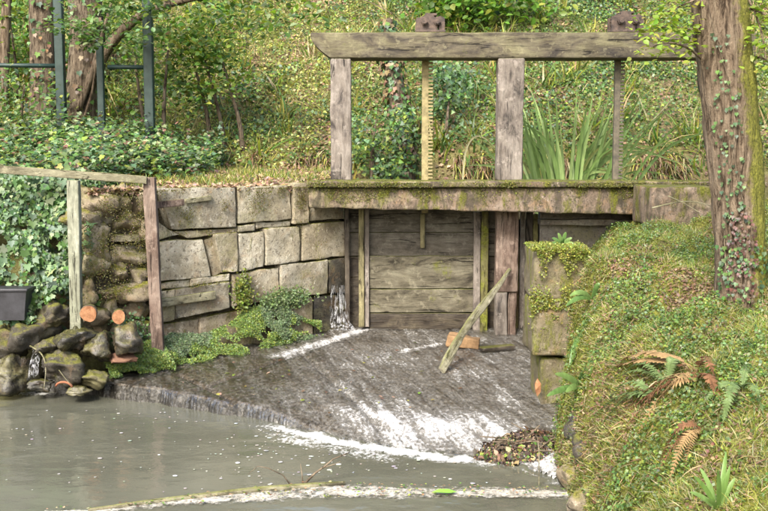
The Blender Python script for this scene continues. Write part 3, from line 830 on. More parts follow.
board(344.5, 206, 349.5, 332, GY_ - .08, M['wet_post'], 'guide', .06, seed=11)
board(358.5, 206, 364, 327, GY_ - .10, M['guide'], 'guide', .06, seed=12)
board(364.6, 206, 369, 327, GY_ - .07, M['post'], 'guide', .05, seed=13)
board(474, 212, 481, 336, GY_ - .07, M['post'], 'guide', .05, seed=14)
board(481.6, 211, 489, 338, GY_ - .11, M['guide_moss'], 'guide', .06, .012, .012, seed=15)
board(420.5, 214, 425, 248, GY_ - .045, M['guide'], 'lifting_batten', .04, seed=16)
# big split upright
gp = thing('sluice_upright', 'thick split reddish brown timber upright at the right of the gate', 'timber post', (1.45, 11.95, 0))
x0, x1 = X12(496.5, 11.9), X12(519, 11.9)
zt = P(500, 206, 11.9)[2]; zs = P(500, 292, 11.9)[2]; zb = -.03
v, F = worn_box(((x0 + x1) / 2, 11.99, (zt + zs) / 2), ((x1 - x0) / 2, .09, (zt - zs) / 2), .014, (5, 3, 16), .012, 5, 21); mesh_obj('upper_timber', v, F, M['redpost'], gp, smooth=True)
v, F = worn_box((x0 + .075, 11.985, (zs + zb) / 2), (.07, .08, (zs - zb) / 2 - .002), .012, (4, 3, 14), .014, 6, 22); mesh_obj('lower_timber', v, F, M['post'], gp, smooth=True)
v, F = worn_box((x0 + .205, 12.0, (zs + zb) / 2 + .01), (.052, .07, (zs - zb) / 2 - .012), .012, (4, 3, 14), .016, 6, 23); mesh_obj('splinter', v, F, M['redpost'], gp, smooth=True)
# boards to the right of it and grey slab wall
sp = thing('side_boarding', 'dark wet upright boards between the thick upright and the stone pier', 'boarding', (1.75, 12.2, 0))
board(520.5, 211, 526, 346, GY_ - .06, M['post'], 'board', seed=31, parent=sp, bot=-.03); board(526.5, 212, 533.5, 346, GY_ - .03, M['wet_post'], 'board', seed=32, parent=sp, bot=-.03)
board(533.8, 214, 538.5, 346, GY_ - .09, M['guide_moss'], 'batten', .06, .012, .012, seed=33, parent=sp, bot=-.03)
sw = thing('slab_wall', 'grey stone wall with a flat coping under the right end of the walkway', 'wall', (2.4, 12.2, 0))
x0, x1 = X12(540, 12.14), 3.4
v, F = worn_box(((x0 + x1) / 2, 12.235, .79), ((x1 - x0) / 2, .07, .83), .02, (20, 3, 12), .012, 4, 41); mesh_obj('wall_face', v, F, M['concrete'], sw, smooth=True)
v, F = worn_box(((x0 + x1) / 2, 12.15, 1.40), ((x1 - x0) / 2 + .02, .17, .035), .014, (20, 4, 2), .01, 4, 42); mesh_obj('coping', v, F, M['concrete'], sw, smooth=True)

# leaning plank
a = P(438, 372, 10.15); a[2] = apron_z(a[0], a[1]) - .03
a = PZ(440, 371, .0); b = P(507, 268, 11.86)
ax = (b - a) / np.linalg.norm(b - a); L = np.linalg.norm(b - a)
sx = np.cross(ax, [0, 1, 0]); sx /= np.linalg.norm(sx); sy = np.cross(ax, sx)
U, X, F, N = rbox((.043, .022, L / 2), .012, (3, 2, 24))
X = X + N * (fbm3(X * 7 + 5, 3)[:, None] - .5) * .03
tt = X[:, 2] / L + .5
X[:, 0] = X[:, 0] * (1.05 - .55 * sstep(.62, .95, tt)) + .025 * np.sin(tt * 5.0); X[:, 1] += -.03 * np.sin(tt * 3.1)
me_rot = np.stack([sx, sy, ax], -1)
lp = mesh_obj('leaning_plank', X, F, M['plank'], smooth=True)
from mathutils import Matrix
lp.matrix_world = Matrix.Translation(Vector((a + b) / 2)) @ Matrix([[*me_rot[i], 0] for i in range(3)] + [[0, 0, 0, 1]])
tag(lp, 'narrow pale broken plank leaning from the apron against the gate upright', 'plank')
c = PZ(464, 347, .02); v, F = worn_box((c[0], c[1], .085), (.19, .10, .065), .02, (8, 5, 4), .03, 5, 81, rot=[[.97, .2, .1], [-.2, .98, 0], [-.1, 0, 1]])
tag(mesh_obj('tan_stone', v, F, M['tanstone'], base=True), 'flat orange tan stone at the foot of the gate behind the leaning plank', 'stone')
c = PZ(497, 350, .03)
v, F = worn_box((c[0], c[1], .06), (.20, .06, .018), .008, (6, 2, 1), .008, 6, 51, rot=[[.96, -.27, 0], [.27, .96, 0], [.05, 0, 1]])
tag(mesh_obj('driftwood', v, F, M['wet_post'], smooth=True, base=True), 'short dark wet board lying at the foot of the thick upright', 'driftwood')

# ================================================================== PIER
pier = thing('stone_pier', 'mossy stone pier at the right edge of the apron', 'pier', (1.55, 9.2, -.3))
for i, (x0, y0, x1, y1, Y) in enumerate(((534, 250, 588, 300, 8.98), (533, 301, 586, 357, 8.95), (541, 358, 590, 432, 9.02))):
    q0 = P(x0, y0, Y); q1 = P(x1, y1, Y)
    v, F = worn_box(((q0[0] + q1[0]) / 2, Y + .3, (q0[2] + q1[2]) / 2), ((q1[0] - q0[0]) / 2, .3, (q0[2] - q1[2]) / 2), .035, (10, 8, 9), .03, 4, 61 + i)
    mesh_obj('stone', v, F, M['pier'], pier, smooth=True)
rg = np.random.default_rng(5); n = 3500
x = rg.uniform(1.33, 1.85, n); y = rg.uniform(8.95, 9.5, n)
z = 1.345 + .03 * rg.random(n) + .02 * fbm2(x * 9, y * 9)
e = rg.random(n) < .45; y[e] = 8.95 - .02 * rg.random(e.sum()); z[e] = 1.36 - .22 * rg.random(e.sum()) ** 2 * np.clip(fbm2(x[e] * 9, x[e] * 0) * 3 - 1, 0, 2)
scatter('moss', np.stack([x, y, z], -1), (0, -.5, .8), rg.uniform(.012, .03, n), pick([MOSS, LIME, YEL], n, rg, [.5, .25, .25]), M['leaf'], rg, parent=pier, jitter=.6)['kind'] = 'stuff'
n = 1500   # moss cushion half way up
x = rg.uniform(1.31, 1.72, n); z = .86 + .09 * rg.normal(size=n) + .06 * (fbm2(x * 8, x * 0) - .5); kk = fbm2(x * 7, z * 7) > .5; x = x[kk]; z = z[kk]; n = len(x); y = 8.945 - .03 * rg.random(n)
scatter('moss', np.stack([x, y, z], -1), (0, -.8, .5), rg.uniform(.012, .03, n), pick([MOSS, LIME, YEL], n, rg, [.6, .2, .2]), M['leaf'], rg, parent=pier, jitter=.6)['kind'] = 'stuff'
c = P(537.5, 378, 8.9)
v = np.array([[0, 0, 0], [.03, -.02, -.05], [.028, -.025, -.12], [0, -.005, -.17], [-.022, -.02, -.11], [-.024, -.01, -.05], [0, -.03, -.08]]) + c + [0, 0, .0]
tag(mesh_obj('dead_leaf', v, [[0, 1, 6], [1, 2, 6], [2, 3, 6], [3, 4, 6], [4, 5, 6], [5, 0, 6]], M['orange_cut']), 'single orange dead leaf stuck to the edge of the stone pier', 'leaf')

# ================================================================== TIMBER FENCE
fe = thing('timber_fence', 'broken timber fence with two posts and a rail before the stone wall', 'fence', (-2.7, 10.1, 0))
def vpost(px, w, py0, zb, Y, mat, seed, lean=0):
    x = X12(px, Y); zt = P(px, py0, Y)[2]
    v, F = worn_box((x, Y, (zt + zb) / 2), (w / 2, .045, (zt - zb) / 2), .01, (4, 3, 22), .008, 5, seed)
    v[:, 0] += lean * (v[:, 2] - zt)
    return mesh_obj('post', v, F, mat, fe, smooth=True)
vpost(150, .125, 177, -.03, 10.40, M['redpost'], 71, -.028)
vpost(74.5, .115, 180, .42, 9.88, M['greypost'], 72, .012)
a = P(-12, 168.5, 9.98); b = P(147, 180, 10.33)
ts = np.linspace(0, 1, 2)
U, X, F, N = rbox((np.linalg.norm(b - a) / 2, .025, .042), .008, (26, 2, 3))
X = X + N * (fbm3(X * 6 + 9, 3)[:, None] - .5) * .014
ux = (b - a) / np.linalg.norm(b - a); uy = np.cross([0, 0, 1], ux); uy /= np.linalg.norm(uy); uz = np.cross(ux, uy)
mesh_obj('rail', X @ np.stack([ux, uy, uz]) + (a + b) / 2 - np.array([0, .0, 0]), F, M['rail'], fe, smooth=True)
def wall_board(p0, p1, hh, off, seed):
    u0, z0 = PW(*p0, off=off); u1, z1 = PW(*p1, off=off)
    a = wall_xyz(u0, off, z0); b = wall_xyz(u1, off, z1); L = np.linalg.norm(b - a)
    U, X, F, N = rbox((L / 2, .018, hh), .007, (12, 2, 3)); X = X + N * (fbm3(X * 8 + seed, 3)[:, None] - .5) * .012
    ux = (b - a) / L; uy = np.cross([0, 0, 1], ux); uy /= np.linalg.norm(uy); uz = np.cross(ux, uy)
    return mesh_obj('board', X @ np.stack([ux, uy, uz]) + (a + b) / 2, F, M['redpost'] if seed < 2 else M['rail'], fe, smooth=True)
wall_board((148, 206), (184, 202), .036, .09, 1); wall_board((185, 201.5), (211, 198), .026, .05, 2); wall_board((152, 304), (215, 295), .045, .07, 3)

# ================================================================== GREEN METAL FENCE
mf = thing('metal_fence', 'dark green metal fence of square posts and thin rails below the trees', 'fence', (-4.0, 14.0, 2.0))
def mpost(px0, px1, py0, Y, seed):
    x0, x1 = X12(px0, Y), X12(px1, Y); zt = P(px0, py0, Y)[2]; zb = float(ground_z((x0 + x1) / 2, Y)) - .1
    v, F = worn_box(((x0 + x1) / 2, Y, (zb + zt) / 2), ((x1 - x0) / 2, (x1 - x0) / 2, (zt - zb) / 2), .012, (1, 1, 8), .0, 5, seed); mesh_obj('post', v, F, M['greenpaint'], mf, smooth=True)
mpost(60.5, 69, -25, 14.0, 1); mpost(147.5, 156.5, -25, 14.0, 2); mpost(101, 107.5, 40, 14.02, 3)
for a, b, y0, y1 in ((-40, 60.2, 65, 66), (107.8, 147.2, 67, 67.5), (69.3, 147.2, -18, -18)):
    A = P(a, y0, 14.0); B = P(b, y1, 14.0)
    v, F = tube([A, B], .03, 8); mesh_obj('rail', v, F, M['greenpaint'], mf, smooth=True)

# ================================================================== ROCKS, LOGS AND ODDS AND ENDS AT THE LEFT
rocks = [  # bearing x, y, distance, half width px, half height px, material, label
    (30, 333, 9.98, 19, 15, 'darkrock', 'domed grey boulder left of the little trickle'), (12, 374, 9.85, 22, 17, 'wetstone', 'black wet boulder at the water edge in the left corner'),
    (-6, 346, 9.95, 22, 20, 'darkrock', 'grey boulder cut by the left edge of the picture below the black tub'), (64, 364, 9.72, 19, 15, 'darkrock', 'pale topped rounded rock right of the little trickle'),
    (92, 377, 9.66, 14, 8, 'darkrock', 'low flat grey rock at the corner of the apron'), (52, 318, 10.02, 18, 12, 'darkrock', 'mossy rock under the pale green fence post'),
    (78, 336, 9.86, 15, 13, 'wetstone', 'dark rock just under the larger cut log'), (100, 347, 9.88, 15, 14, 'wetstone', 'dark rock between the two cut logs and the red stone'),
    (128, 341, 10.0, 15, 13, 'wetstone', 'dark rock beside the brown fence post under the smaller log'), (40, 384, 9.72, 12, 6, 'wetstone', 'small wet rock where the trickle meets the pool'),
    (55, 345, 9.9, 13, 10, 'darkrock', 'small angular rock in the middle of the rock heap'), (78, 390, 9.6, 12, 5, 'wetstone', 'small black rock at the pool edge beside the terracotta shard')]
for i, (x, y, Y, rx, ry, mt, lab) in enumerate(rocks):
    c = P(x, y, Y); v, F = blob(c, (rx * .01 * 1.45, .30 if ry > 8 else .18, ry * .01 * 1.4), 10 + i, .9, 40, 24)
    tag(mesh_obj('rock', v, F, M[mt], smooth=True, base=True), lab, 'rock', 'rocks heaped below the left bank')
def cut_log(px, py, Y, r, label, d):
    a = P(px, py, Y); d = np.array(d) / np.linalg.norm(d)
    t = thing('cut_log', label, 'log', (a[0], a[1], a[2] - r))
    path = [a + d * s for s in np.linspace(0, .34, 8)]
    v, F = tube(path, r, 14, True, .12, 6, px); mesh_obj('bark', v, F, M['cutlog_bark'], t, smooth=False)
    path = [a - d * .012, a + d * .004]
    v, F = tube(path, r * .92, 18, True, .3, 9, px + 1); mesh_obj('cut_face', v, F, M['orange_cut'], t)
cut_log(88.5, 313, 9.72, .082, 'larger cut log with a fresh orange end above the rocks', (-.27, 1, -.12))
cut_log(118.5, 317, 9.90, .068, 'smaller cut log with an orange end beside the brown fence post', (-.24, 1, -.10))
c = P(121, 357, 9.88); v, F = blob(c, (.2, .14, .075), 33, .5)
tag(mesh_obj('red_stone', v, F, M['redstone'], base=True), 'flat reddish stone lying in the green plant cushion by the fence post', 'stone')
# black tub
tb = thing('plastic_tub', 'black plastic tub lying among the ivy at the left edge', 'tub', P(14, 318, 9.9))
c = P(14, 304, 9.9); b = MB()
for (x, z, w, d) in (): pass
prof = [(-.15, .13), (-.02, .145), (.15, .17)]
V = []
for z, h in prof:
    for sx_, sy_ in ((-1, -1), (1, -1), (1, 1), (-1, 1)): V.append(c + np.array([sx_ * h, sy_ * h * .7, z]))
F = [[k * 4 + i, k * 4 + (i + 1) % 4, k * 4 + 4 + (i + 1) % 4, k * 4 + 4 + i] for k in range(2) for i in range(4)] + [[3, 2, 1, 0]]
mesh_obj('tub_body', V, F, M['plastic'], tb)
v, F = worn_box(c + np.array([0, 0, .155]), (.185, .135, .014), .008, (2, 2, 1), .004, 5, 3); mesh_obj('rim', v, F, M['plastic'], tb, smooth=True)
# terracotta shard
c = P(64, 384, 9.55); an = np.linspace(.1, math.pi - .1, 9)
v, F = tube([c + np.array([-.085 * math.cos(t), .02 * math.cos(t), .05 * math.sin(t) - .03]) for t in an], .011, 7)
tag(mesh_obj('terracotta_shard', v, F, M['terracotta'], smooth=True, base=True), 'small curved orange terracotta shard at the pool edge', 'shard')
def trickle(name, pts, w, label, seed):
    pts = np.array(pts); n = 14; t = np.linspace(0, 1, n)
    path = np.stack([np.interp(t, np.linspace(0, 1, len(pts)), pts[:, k]) for k in range(3)], -1)
    V = []; m = 6
    for i in range(n):
        for j in range(m):
            s = (j / (m - 1) - .5) * w * (.7 + .6 * t[i]); V.append(path[i] + np.array([s, -.03 * math.cos(s / w * 3) + .012 * math.sin(j * 2.3 + i * .8 + seed), .0]))
    return tag(mesh_obj(name, V, grid_faces(n, m), M['fall'], smooth=True), label, 'water', kind='stuff')
trickle('water_trickle', [P(37, 350, 9.78), P(35, 362, 9.70), P(33, 376, 9.64), PZ(30, 388, -.2)], .10, 'thin white trickle falling between the rocks at the left', 1)
trickle('gate_leak', [P(338, 285, 12.0), P(338, 305, 11.98), P(340, 322, 11.93), P(344, 330, 11.85)], .22, 'leak of water falling beside the left gate guide', 2)

# ================================================================== DEBRIS, FLOATING THINGS
c = PZ(530, 458, -.2); DB = np.array([c[0] - .02, c[1] + .10, -.24])
v, F = blob(DB, (.34, .30, .22), 71, .9)
de = thing('debris_mound', 'mound of dead leaves and twigs caught at the foot of the pier', 'debris', DB)
mesh_obj('silt', v, F, M['core'], de, smooth=True)
rg = np.random.default_rng(8); n = 4500
th = rg.uniform(0, 2 * math.pi, n); rr = np.sqrt(rg.random(n)) * (.72 + .62 * fbm2(np.cos(th) * 2 + 5, np.sin(th) * 2 + 5))
hh = np.clip(1 - rr ** 1.6, 0, 1)
pos = DB + np.stack([.40 * rr * np.cos(th), .34 * rr * np.sin(th), (.20 * hh + .03 * fbm2(rr * np.cos(th) * 4, rr * np.sin(th) * 4)) * (.85 + .4 * np.cos(th) * rr) + .045], -1)
scatter('leaf_litter', pos, np.stack([rr * np.cos(th), rr * np.sin(th), hh + .3], -1), rg.uniform(.010, .028, n) * (1 + 1.3 * (rg.random(n) < .12)), pick([LITTER, BRN, STRAW, (.05, .036, .026), GRN, LIME], n, rg, [.06, .24, .08, .48, .09, .05], .3), M['dry'], rg, T_OVAL, de, .6)['kind'] = 'stuff'
for i in range(34):
    a = DB + np.array([.26 * rg.uniform(-1, 1), .24 * rg.uniform(-1, .6), .10 + .10 * rg.random()]); d = norm(rg.normal(size=3) * [1, .6, .2]); L = rg.uniform(.10, .36)
    v, F = tube([a - d * L / 2, a + [0, 0, .02], a + d * L / 2], [.006, .007, .004], 5); mesh_obj('twig', v, F, M['stem'], de)
# floating branch with the raft of foam behind it
pts = [PZ(x, y, -.185) for x, y in ((88, 510), (140, 503), (200, 496), (255, 490), (310, 485.5), (345, 483))]
v, F = tube(pts, [.012, .018, .022, .026, .022, .016], 8, True, .12, 6, 1)
tag(mesh_obj('floating_branch', v, F, M['rail'], smooth=True), 'thin pale branch floating along the edge of the foam raft', 'branch')
fx = np.arange(-2.3, 1.45, .010); fy = np.arange(6.55, 7.6, .010)
FX, FY = np.meshgrid(fx, fy, indexing='ij')
cl = np.array([PZ(x, y, -.2)[:2] for x, y in ((90, 513), (200, 501), (310, 492), (400, 493), (480, 493), (560, 495), (580, 496))])
cy = np.interp(FX, cl[:, 0], cl[:, 1]); hw = np.interp(FX, cl[:, 0], [.06, .15, .22, .2, .18, .16, .14])
dd = (FY - cy) / hw
rf = np.exp(-dd ** 2) * (.75 + .5 * fbm2(FX * 3.5, FY * 9))
msk = rf > .62
F = grid_faces(len(fx), len(fy)); keep = (rf > .08).ravel()[F].all(1)
tag(mesh_obj('foam_raft', np.stack([FX, FY, -.1935 + .005 * fbm2(FX * 14, FY * 14) * np.exp(-dd ** 2)], -1), F[keep], M['foam'], smooth=True, attrs={'foam': rf.ravel()}), 'raft of white foam and scum across the near pool', 'foam', kind='stuff')
rg = np.random.default_rng(9)
idx = rg.choice(np.flatnonzero(msk.ravel()), 420); pos = np.stack([FX.ravel()[idx], FY.ravel()[idx], np.full(420, -.172)], -1) + rg.normal(size=(420, 3)) * [.02, .02, .002]
tag(scatter('raft_litter', pos, (0, 0, 1), rg.uniform(.01, .032, 420), pick([LIME, BRN, STRAW, LITTER, GRN], 420, rg), M['dry'], rg, T_OVAL, jitter=.15), 'bits of leaf littered over the foam raft', 'leaf litter', kind='stuff')
c = PZ(432, 492, -.17)
v = np.array([[0, 0, 0], [.05, .04, .01], [.12, .045, .008], [.18, 0, .002], [.12, -.045, .008], [.05, -.04, .01], [.09, 0, .0]]) + c
tag(mesh_obj('green_leaf', v, [[0, 1, 6], [1, 2, 6], [2, 3, 6], [3, 4, 6], [4, 5, 6], [5, 0, 6]], plain_mat('bright_leaf', (.14, .30, .03), (.2, .4, .05))), 'single bright green leaf floating on the foam raft', 'leaf')
# flecks of foam drifting on the pool
n = 1300; x = rg.uniform(-3.3, 1.1, n); y = rg.uniform(6.9, 9.6, n)
k = (foot_d(x, y) < -.08) & (rg.random(n) < .15 + .9 * np.exp(-((x + .6) / .9) ** 2) * np.exp(-((y - 7.9) / .7) ** 2)); x = x[k]; y = y[k]; n = len(x)
oct_ = (np.array([[math.cos(t), math.sin(t), 0] for t in np.arange(7) * 2 * math.pi / 7] + [[0, 0, .25]]), np.array([[i, (i + 1) % 7, 7] for i in range(7)]))
tag(scatter('foam_flecks', np.stack([x, y, np.full(n, -.192)], -1), (0, 0, 1), rg.uniform(.004, .012, n) * (1 + (rg.random(n) < .12)), pick([(.45, .45, .42)], n, rg, var=.2), M['dry'], rg, oct_, jitter=.02), 'white flecks of foam drifting on the dark pool', 'foam', kind='stuff')
# dead twig standing out of the water
tw = thing('dead_twig', 'forked dark dead twig sticking up out of the pool', 'twig', PZ(303, 484, -.2))
b0 = PZ(303, 484, -.2); Yb = b0[1]
def tp(px, py): return P(px, py, Yb)
for nm, pts, r in (('branch', [(302, 486), (315, 473), (325, 466), (333, 459), (350, 452)], .010), ('side_branch', [(303, 484), (302, 474), (300.5, 464)], .006), ('side_branch', [(322, 468), (335, 464), (341, 461)], .005), ('side_branch', [(290, 484), (283, 475), (268, 468), (258, 466), (248, 474)], .005)):
    v, F = tube([tp(*q) for q in pts], np.linspace(r, r * .4, len(pts)), 6, True, .15, 20); mesh_obj(nm, v, F, M['stem'], tw, smooth=True)
# thin upright reed by the debris
v, F = tube([PZ(539, 488, -.22), tuple(P(539, 450, PZ(539, 488, -.2)[1] + .02)), tuple(P(537, 436, PZ(539, 488, -.2)[1] + .04))], [.005, .004, .003], 5)
tag(mesh_obj('dry_stalk', v, F, M['rail'], base=True), 'thin dry stalk standing upright in the water before the debris mound', 'stalk')
# leaves lying on the apron
n = 90; x = rg.uniform(-2.6, 1.0, n); y = rg.uniform(8.8, 11.6, n); k = foot_d(x, y) > .15
k &= (x - W0[0]) * WN[0] + (y - W0[1]) * WN[1] > .25; x = x[k]; y = y[k]; n = len(x)
tag(scatter('apron_litter', np.stack([x, y, apron_z(x, y) + .04], -1), (0, 0, 1), rg.uniform(.025, .06, n), pick([YEL, LIME, LITTER, BRN, (.12, .06, .035)], n, rg), M['dry'], rg, T_OVAL, jitter=.15), 'fallen leaves strewn over the wet apron', 'leaf litter', kind='stuff')

# ================================================================== TREES
def smooth_path(pts, n):
    pts = np.asarray(pts, float); t = np.linspace(0, len(pts) - 1, n); k = np.arange(len(pts))
    out = np.stack([np.interp(t, k, pts[:, i]) for i in range(3)], -1)
    for _ in range(int(n / len(pts)) + 1):
        out[1:-1] = (out[:-2] + out[1:-1] * 2 + out[2:]) / 4
    return out
def trunk_mesh(name, pts, rad, mat, parent, n=60, sides=28, rough=.10, mossdir=(1, 0, 0), mossw=0., seed=0, ridge=.05):
    path = smooth_path(pts, n); r = np.interp(np.linspace(0, 1, n), np.linspace(0, 1, len(rad)), rad)
    v, F = tube(path, r, sides, True, rough, 1.6 / max(rad[0], .06) * .2, seed)
    V = v.reshape(n, sides, 3); c = path[:, None, :]; D = V - c; L = np.linalg.norm(D, axis=-1, keepdims=True); D = D / L
    q = np.concatenate([D[..., :2] * 5.5, (V[..., 2:] * 1.6)], -1)
    V = V + D * L * ridge * (np.abs(fbm3(q * 2.1 + seed, 3) - .5) * 4 - .5)[..., None]
    md = np.clip((D @ np.asarray(mossdir, float)), -.2, 1) * mossw
    return mesh_obj(name, V.reshape(-1, 3), F, mat, parent, smooth=True, attrs={'moss': md.ravel()}), path, r
def clumps(centres, per, spread, rg, squash=.7):
    c = np.repeat(np.asarray(centres), per, 0)
    o = rg.normal(size=c.shape) * np.array([spread, spread, spread * squash])
    return c + o
def limb(name, pts, r0, r1, parent, mat, n=12, seed=0):
    path = smooth_path(pts, n); v, F = tube(path, np.linspace(r0, r1, n), 8, True, .1, 6, seed)
    return mesh_obj(name, v, F, mat, parent, smooth=True, attrs={'moss': np.zeros(len(v))}), path
def high_crown(parent, top, rg, n_cl, R, H, pal, mat, n_leaf=26, size=.11):
    """limbs and leaves above the trunk top"""
    cs = []
    for i in range(n_cl):
        a = rg.uniform(0, 2 * math.pi); rr = R * math.sqrt(rg.random()); cs.append(top + np.array([rr * math.cos(a), rr * math.sin(a), H * rg.uniform(.15, 1)]))
    for i in range(7):
        q = cs[i * (n_cl // 7)]
        limb('limb', [top - [0, 0, .3], (top + q) / 2 + [0, 0, .3], q], .07, .015, parent, mat, 10, i)
    p = clumps(cs, n_leaf, .32, rg); n = len(p)
    scatter('crown', p, (0, 0, 1), rg.uniform(.6, 1.2, n) * size, pick(pal, n, rg), M['leaf'], rg, T_OVAL, parent, .7)
def trunk_ivy(name, path, r, rg, n, pal, size, parent, angs=(0, 6.283), t0=0, t1=1, p=None, out=.02):
    t = t0 + (t1 - t0) * rg.random(n); k = np.clip((t * (len(path) - 1)).astype(int), 0, len(path) - 2); f = t * (len(path) - 1) - k
    c = path[k] * (1 - f)[:, None] + path[k + 1] * f[:, None]; rr = r[k]
    a = rg.uniform(*angs, n); d = np.stack([np.cos(a), np.sin(a), 0 * a], -1)
    pos = c + d * (rr * 1.07 + out * rg.random(n))[:, None]
    return scatter(name, pos, d + [0, 0, .35], rg.uniform(.6, 1.25, n) * size, pick(pal, n, rg, p), M['ivyleaf'], rg, T_IVY5, parent, .22, (0, 0, -1), .75)

rg = np.random.default_rng(21)
# --- big tree on the right bank
TY = 7.1; base = P(741, 287, TY); base[2] = float(bank_z(base[0], TY))
rt = thing('bank_tree', 'big mossy ivy clad tree trunk standing on the right bank', 'tree', base)
pts = [P(742, 300, TY), P(740.5, 250, TY), P(737, 190, TY), P(729, 100, TY), P(718.5, 0, TY), P(707, -110, TY + .05), P(700, -260, TY + .1), P(702, -420, TY + .2)]
pts[0][2] -= .15
tr_o, pth, rad_ = trunk_mesh('trunk', pts, [.20, .172, .178, .186, .19, .18, .16, .12], M['bark'], rt, 150, 72, .05, (.93, -.3, 0), .8, 3, .085)
high_crown(rt, pts[-1], rg, 60, 2.2, 2.6, [LIME, GRN, MID], M['bark'])
trunk_ivy('ivy', pth, rad_, rg, 150, [(.06, .11, .035), (.05, .09, .04), GRN], .026, rt, (math.radians(215), math.radians(272)), .10, .52)
trunk_ivy('ivy', pth, rad_, rg, 150, [GRN, (.05, .09, .04), MID], .03, rt, (math.radians(200), math.radians(330)), .04, .16)
trunk_ivy('ivy', pth, rad_, rg, 150, [(.11, .045, .032), (.085, .04, .03), (.10, .06, .035)], .023, rt, (math.radians(225), math.radians(285)), .05, .24, out=.03)
for a0_, wob, t1_ in ((245, 14, 88), (262, 10, 64), (228, 12, 52)):
    k_ = np.arange(4, t1_); aa = np.radians(a0_ + wob * np.sin(k_ * .13 + a0_))
    v, F = tube(pth[k_] + np.stack([np.cos(aa), np.sin(aa), 0 * aa], -1) * (rad_[k_] * 1.05)[:, None], np.linspace(.006, .003, len(k_)), 6); mesh_obj('ivy_stem', v, F, M['stem'], rt, smooth=True)
# leafy shoots springing from it
for (p0, pp, Yend, n) in (((705, 62), [(690, 48), (668, 40), (645, 50)], 6.7, 60), ((708, 30), [(690, 30), (668, 25), (640, 32)], 6.9, 70), ((745, 8), [(756, 10), (768, 16), (785, 30)], 6.8, 50), ((752, 60), [(760, 56), (770, 62), (785, 78)], 6.9, 34), ((712, -8), [(690, 2), (668, 12), (650, 18)], 7.0, 40), ((746, -5), [(757, 15), (763, 38), (766, 60)], 6.8, 26)):
    q = [P(*p0, 7.08)] + [P(*a, 7.1 + (Yend - 7.1) * (i + 1) / 3) for i, a in enumerate(pp)]
    _, lpth = limb('shoot', q, .010, .003, rt, M['bark'], 12)
    n *= 2; k = rg.integers(3, 12, n); pos = lpth[k] + rg.normal(size=(n, 3)) * [.05, .07, .05]
    scatter('leaves', pos, (0, -.25, 1), rg.uniform(.03, .06, n), pick([(.26, .36, .05), LIME, YEL], n, rg, [.5, .35, .15], .15), M['leaf'], rg, T_OVAL, rt, .35, (0, 0, -1), .2, aspect=1.15)

# --- trees behind the metal fence
def wood_tree(name, label, pts, rad, n_ivy, mat, seed, crown=True, pal=(GRN, MID, LIME)):
    rg = np.random.default_rng(seed)
    b = np.array(pts[0]); b[2] = float(ground_z(b[0], b[1])); pts = [np.array([pts[0][0], pts[0][1], b[2] - .25])] + [np.array(q) for q in pts[1:]]
    t = thing(name, label, 'tree', b)
    _, path, r = trunk_mesh('trunk', pts, rad, mat, t, 50, 20, .12, (0, -1, 0), .25, seed, .06)
    if n_ivy: trunk_ivy('ivy', path, r, rg, n_ivy, [MID, GRN, DRK, BRN, (.2, .14, .07)], .075, t, out=.07)
    if crown: high_crown(t, pts[-1], rg, 28, 1.8, 2.4, pal, mat, 20)
    return t, path
t1, _ = wood_tree('ivy_tree', 'straight brown trunk with ivy left of the thick leaning tree', [P(43, 128, 15.4), P(43, 70, 15.4), P(42, 0, 15.4), P(41, -120, 15.4), P(44, -240, 15.4)], [.24, .20, .19, .17, .12], 420, M['bark_dark'], 31)
t2, _ = wood_tree('leaning_tree', 'thick brown trunk with a long side limb behind the metal fence', [P(80, 140, 14.9), P(83, 100, 14.9), P(88, 50, 14.9), P(85, 0, 14.9), P(80, -110, 14.9), P(78, -230, 15)], [.34, .27, .26, .25, .22, .14], 380, M['bark_dark'], 32)
rg = np.random.default_rng(33)
for q, r0, r1 in (([(88, 88, 14.75), (100, 58, 14.65), (115, 38, 14.6), (135, 18, 14.5), (160, 6, 14.5), (200, -4, 14.4), (250, -12, 14.3)], .10, .035), ([(78, 110, 14.6), (92, 75, 14.6), (98, 50, 14.65), (104, 30, 14.7), (112, 0, 14.7)], .05, .02), ([(82, 125, 14.62), (93, 90, 14.6), (96, 55, 14.6)], .022, .014)):
    limb('limb', [P(*a) for a in q], r0, r1, t2, M['bark'], 22, int(r0 * 100))
cs = [P(rg.uniform(100, 330), rg.uniform(-30, 24) * (1 if i % 3 else 1.6), rg.uniform(13.2, 15)) for i in range(38)]
p = clumps(cs, 30, .16, rg); n = len(p)
scatter('crown', p, (0, -.2, 1), rg.uniform(.06, .13, n), pick([LIME, GRN, MID, PALE], n, rg, [.3, .35, .15, .2]), M['leaf'], rg, T_OVAL, t2, .5, (0, 0, -1), .3)
cs = [P(rg.uniform(55, 150), rg.uniform(0, 45), rg.uniform(13.0, 13.8)) for i in range(26)]
p = clumps(cs, 22, .13, rg, .4); n = len(p)
scatter('crown', p, (0, -.15, 1), rg.uniform(.055, .10, n), pick([(.12, .2, .09), PALE, GRN], n, rg), M['leaf'], rg, T_OVAL, t2, .35, (0, -.5, -.6), .5, aspect=1.2)
wood_tree('slim_tree', 'slim pale trunk at the far left edge', [P(2, 120, 16), P(4, 60, 16), P(7, 0, 16), P(12, -120, 16)], [.09, .08, .075, .05], 0, M['bark'], 35)
t4, _ = wood_tree('ivy_stump', 'dark slender trunk wrapped in ivy behind the gantry', [P(404, 182, 14.9), P(403, 140, 14.9), P(398, 100, 14.9), P(391, 60, 15.0), P(388, 20, 15.2)], [.19, .15, .13, .12, .06], 900, M['bark_dark'], 36, False)

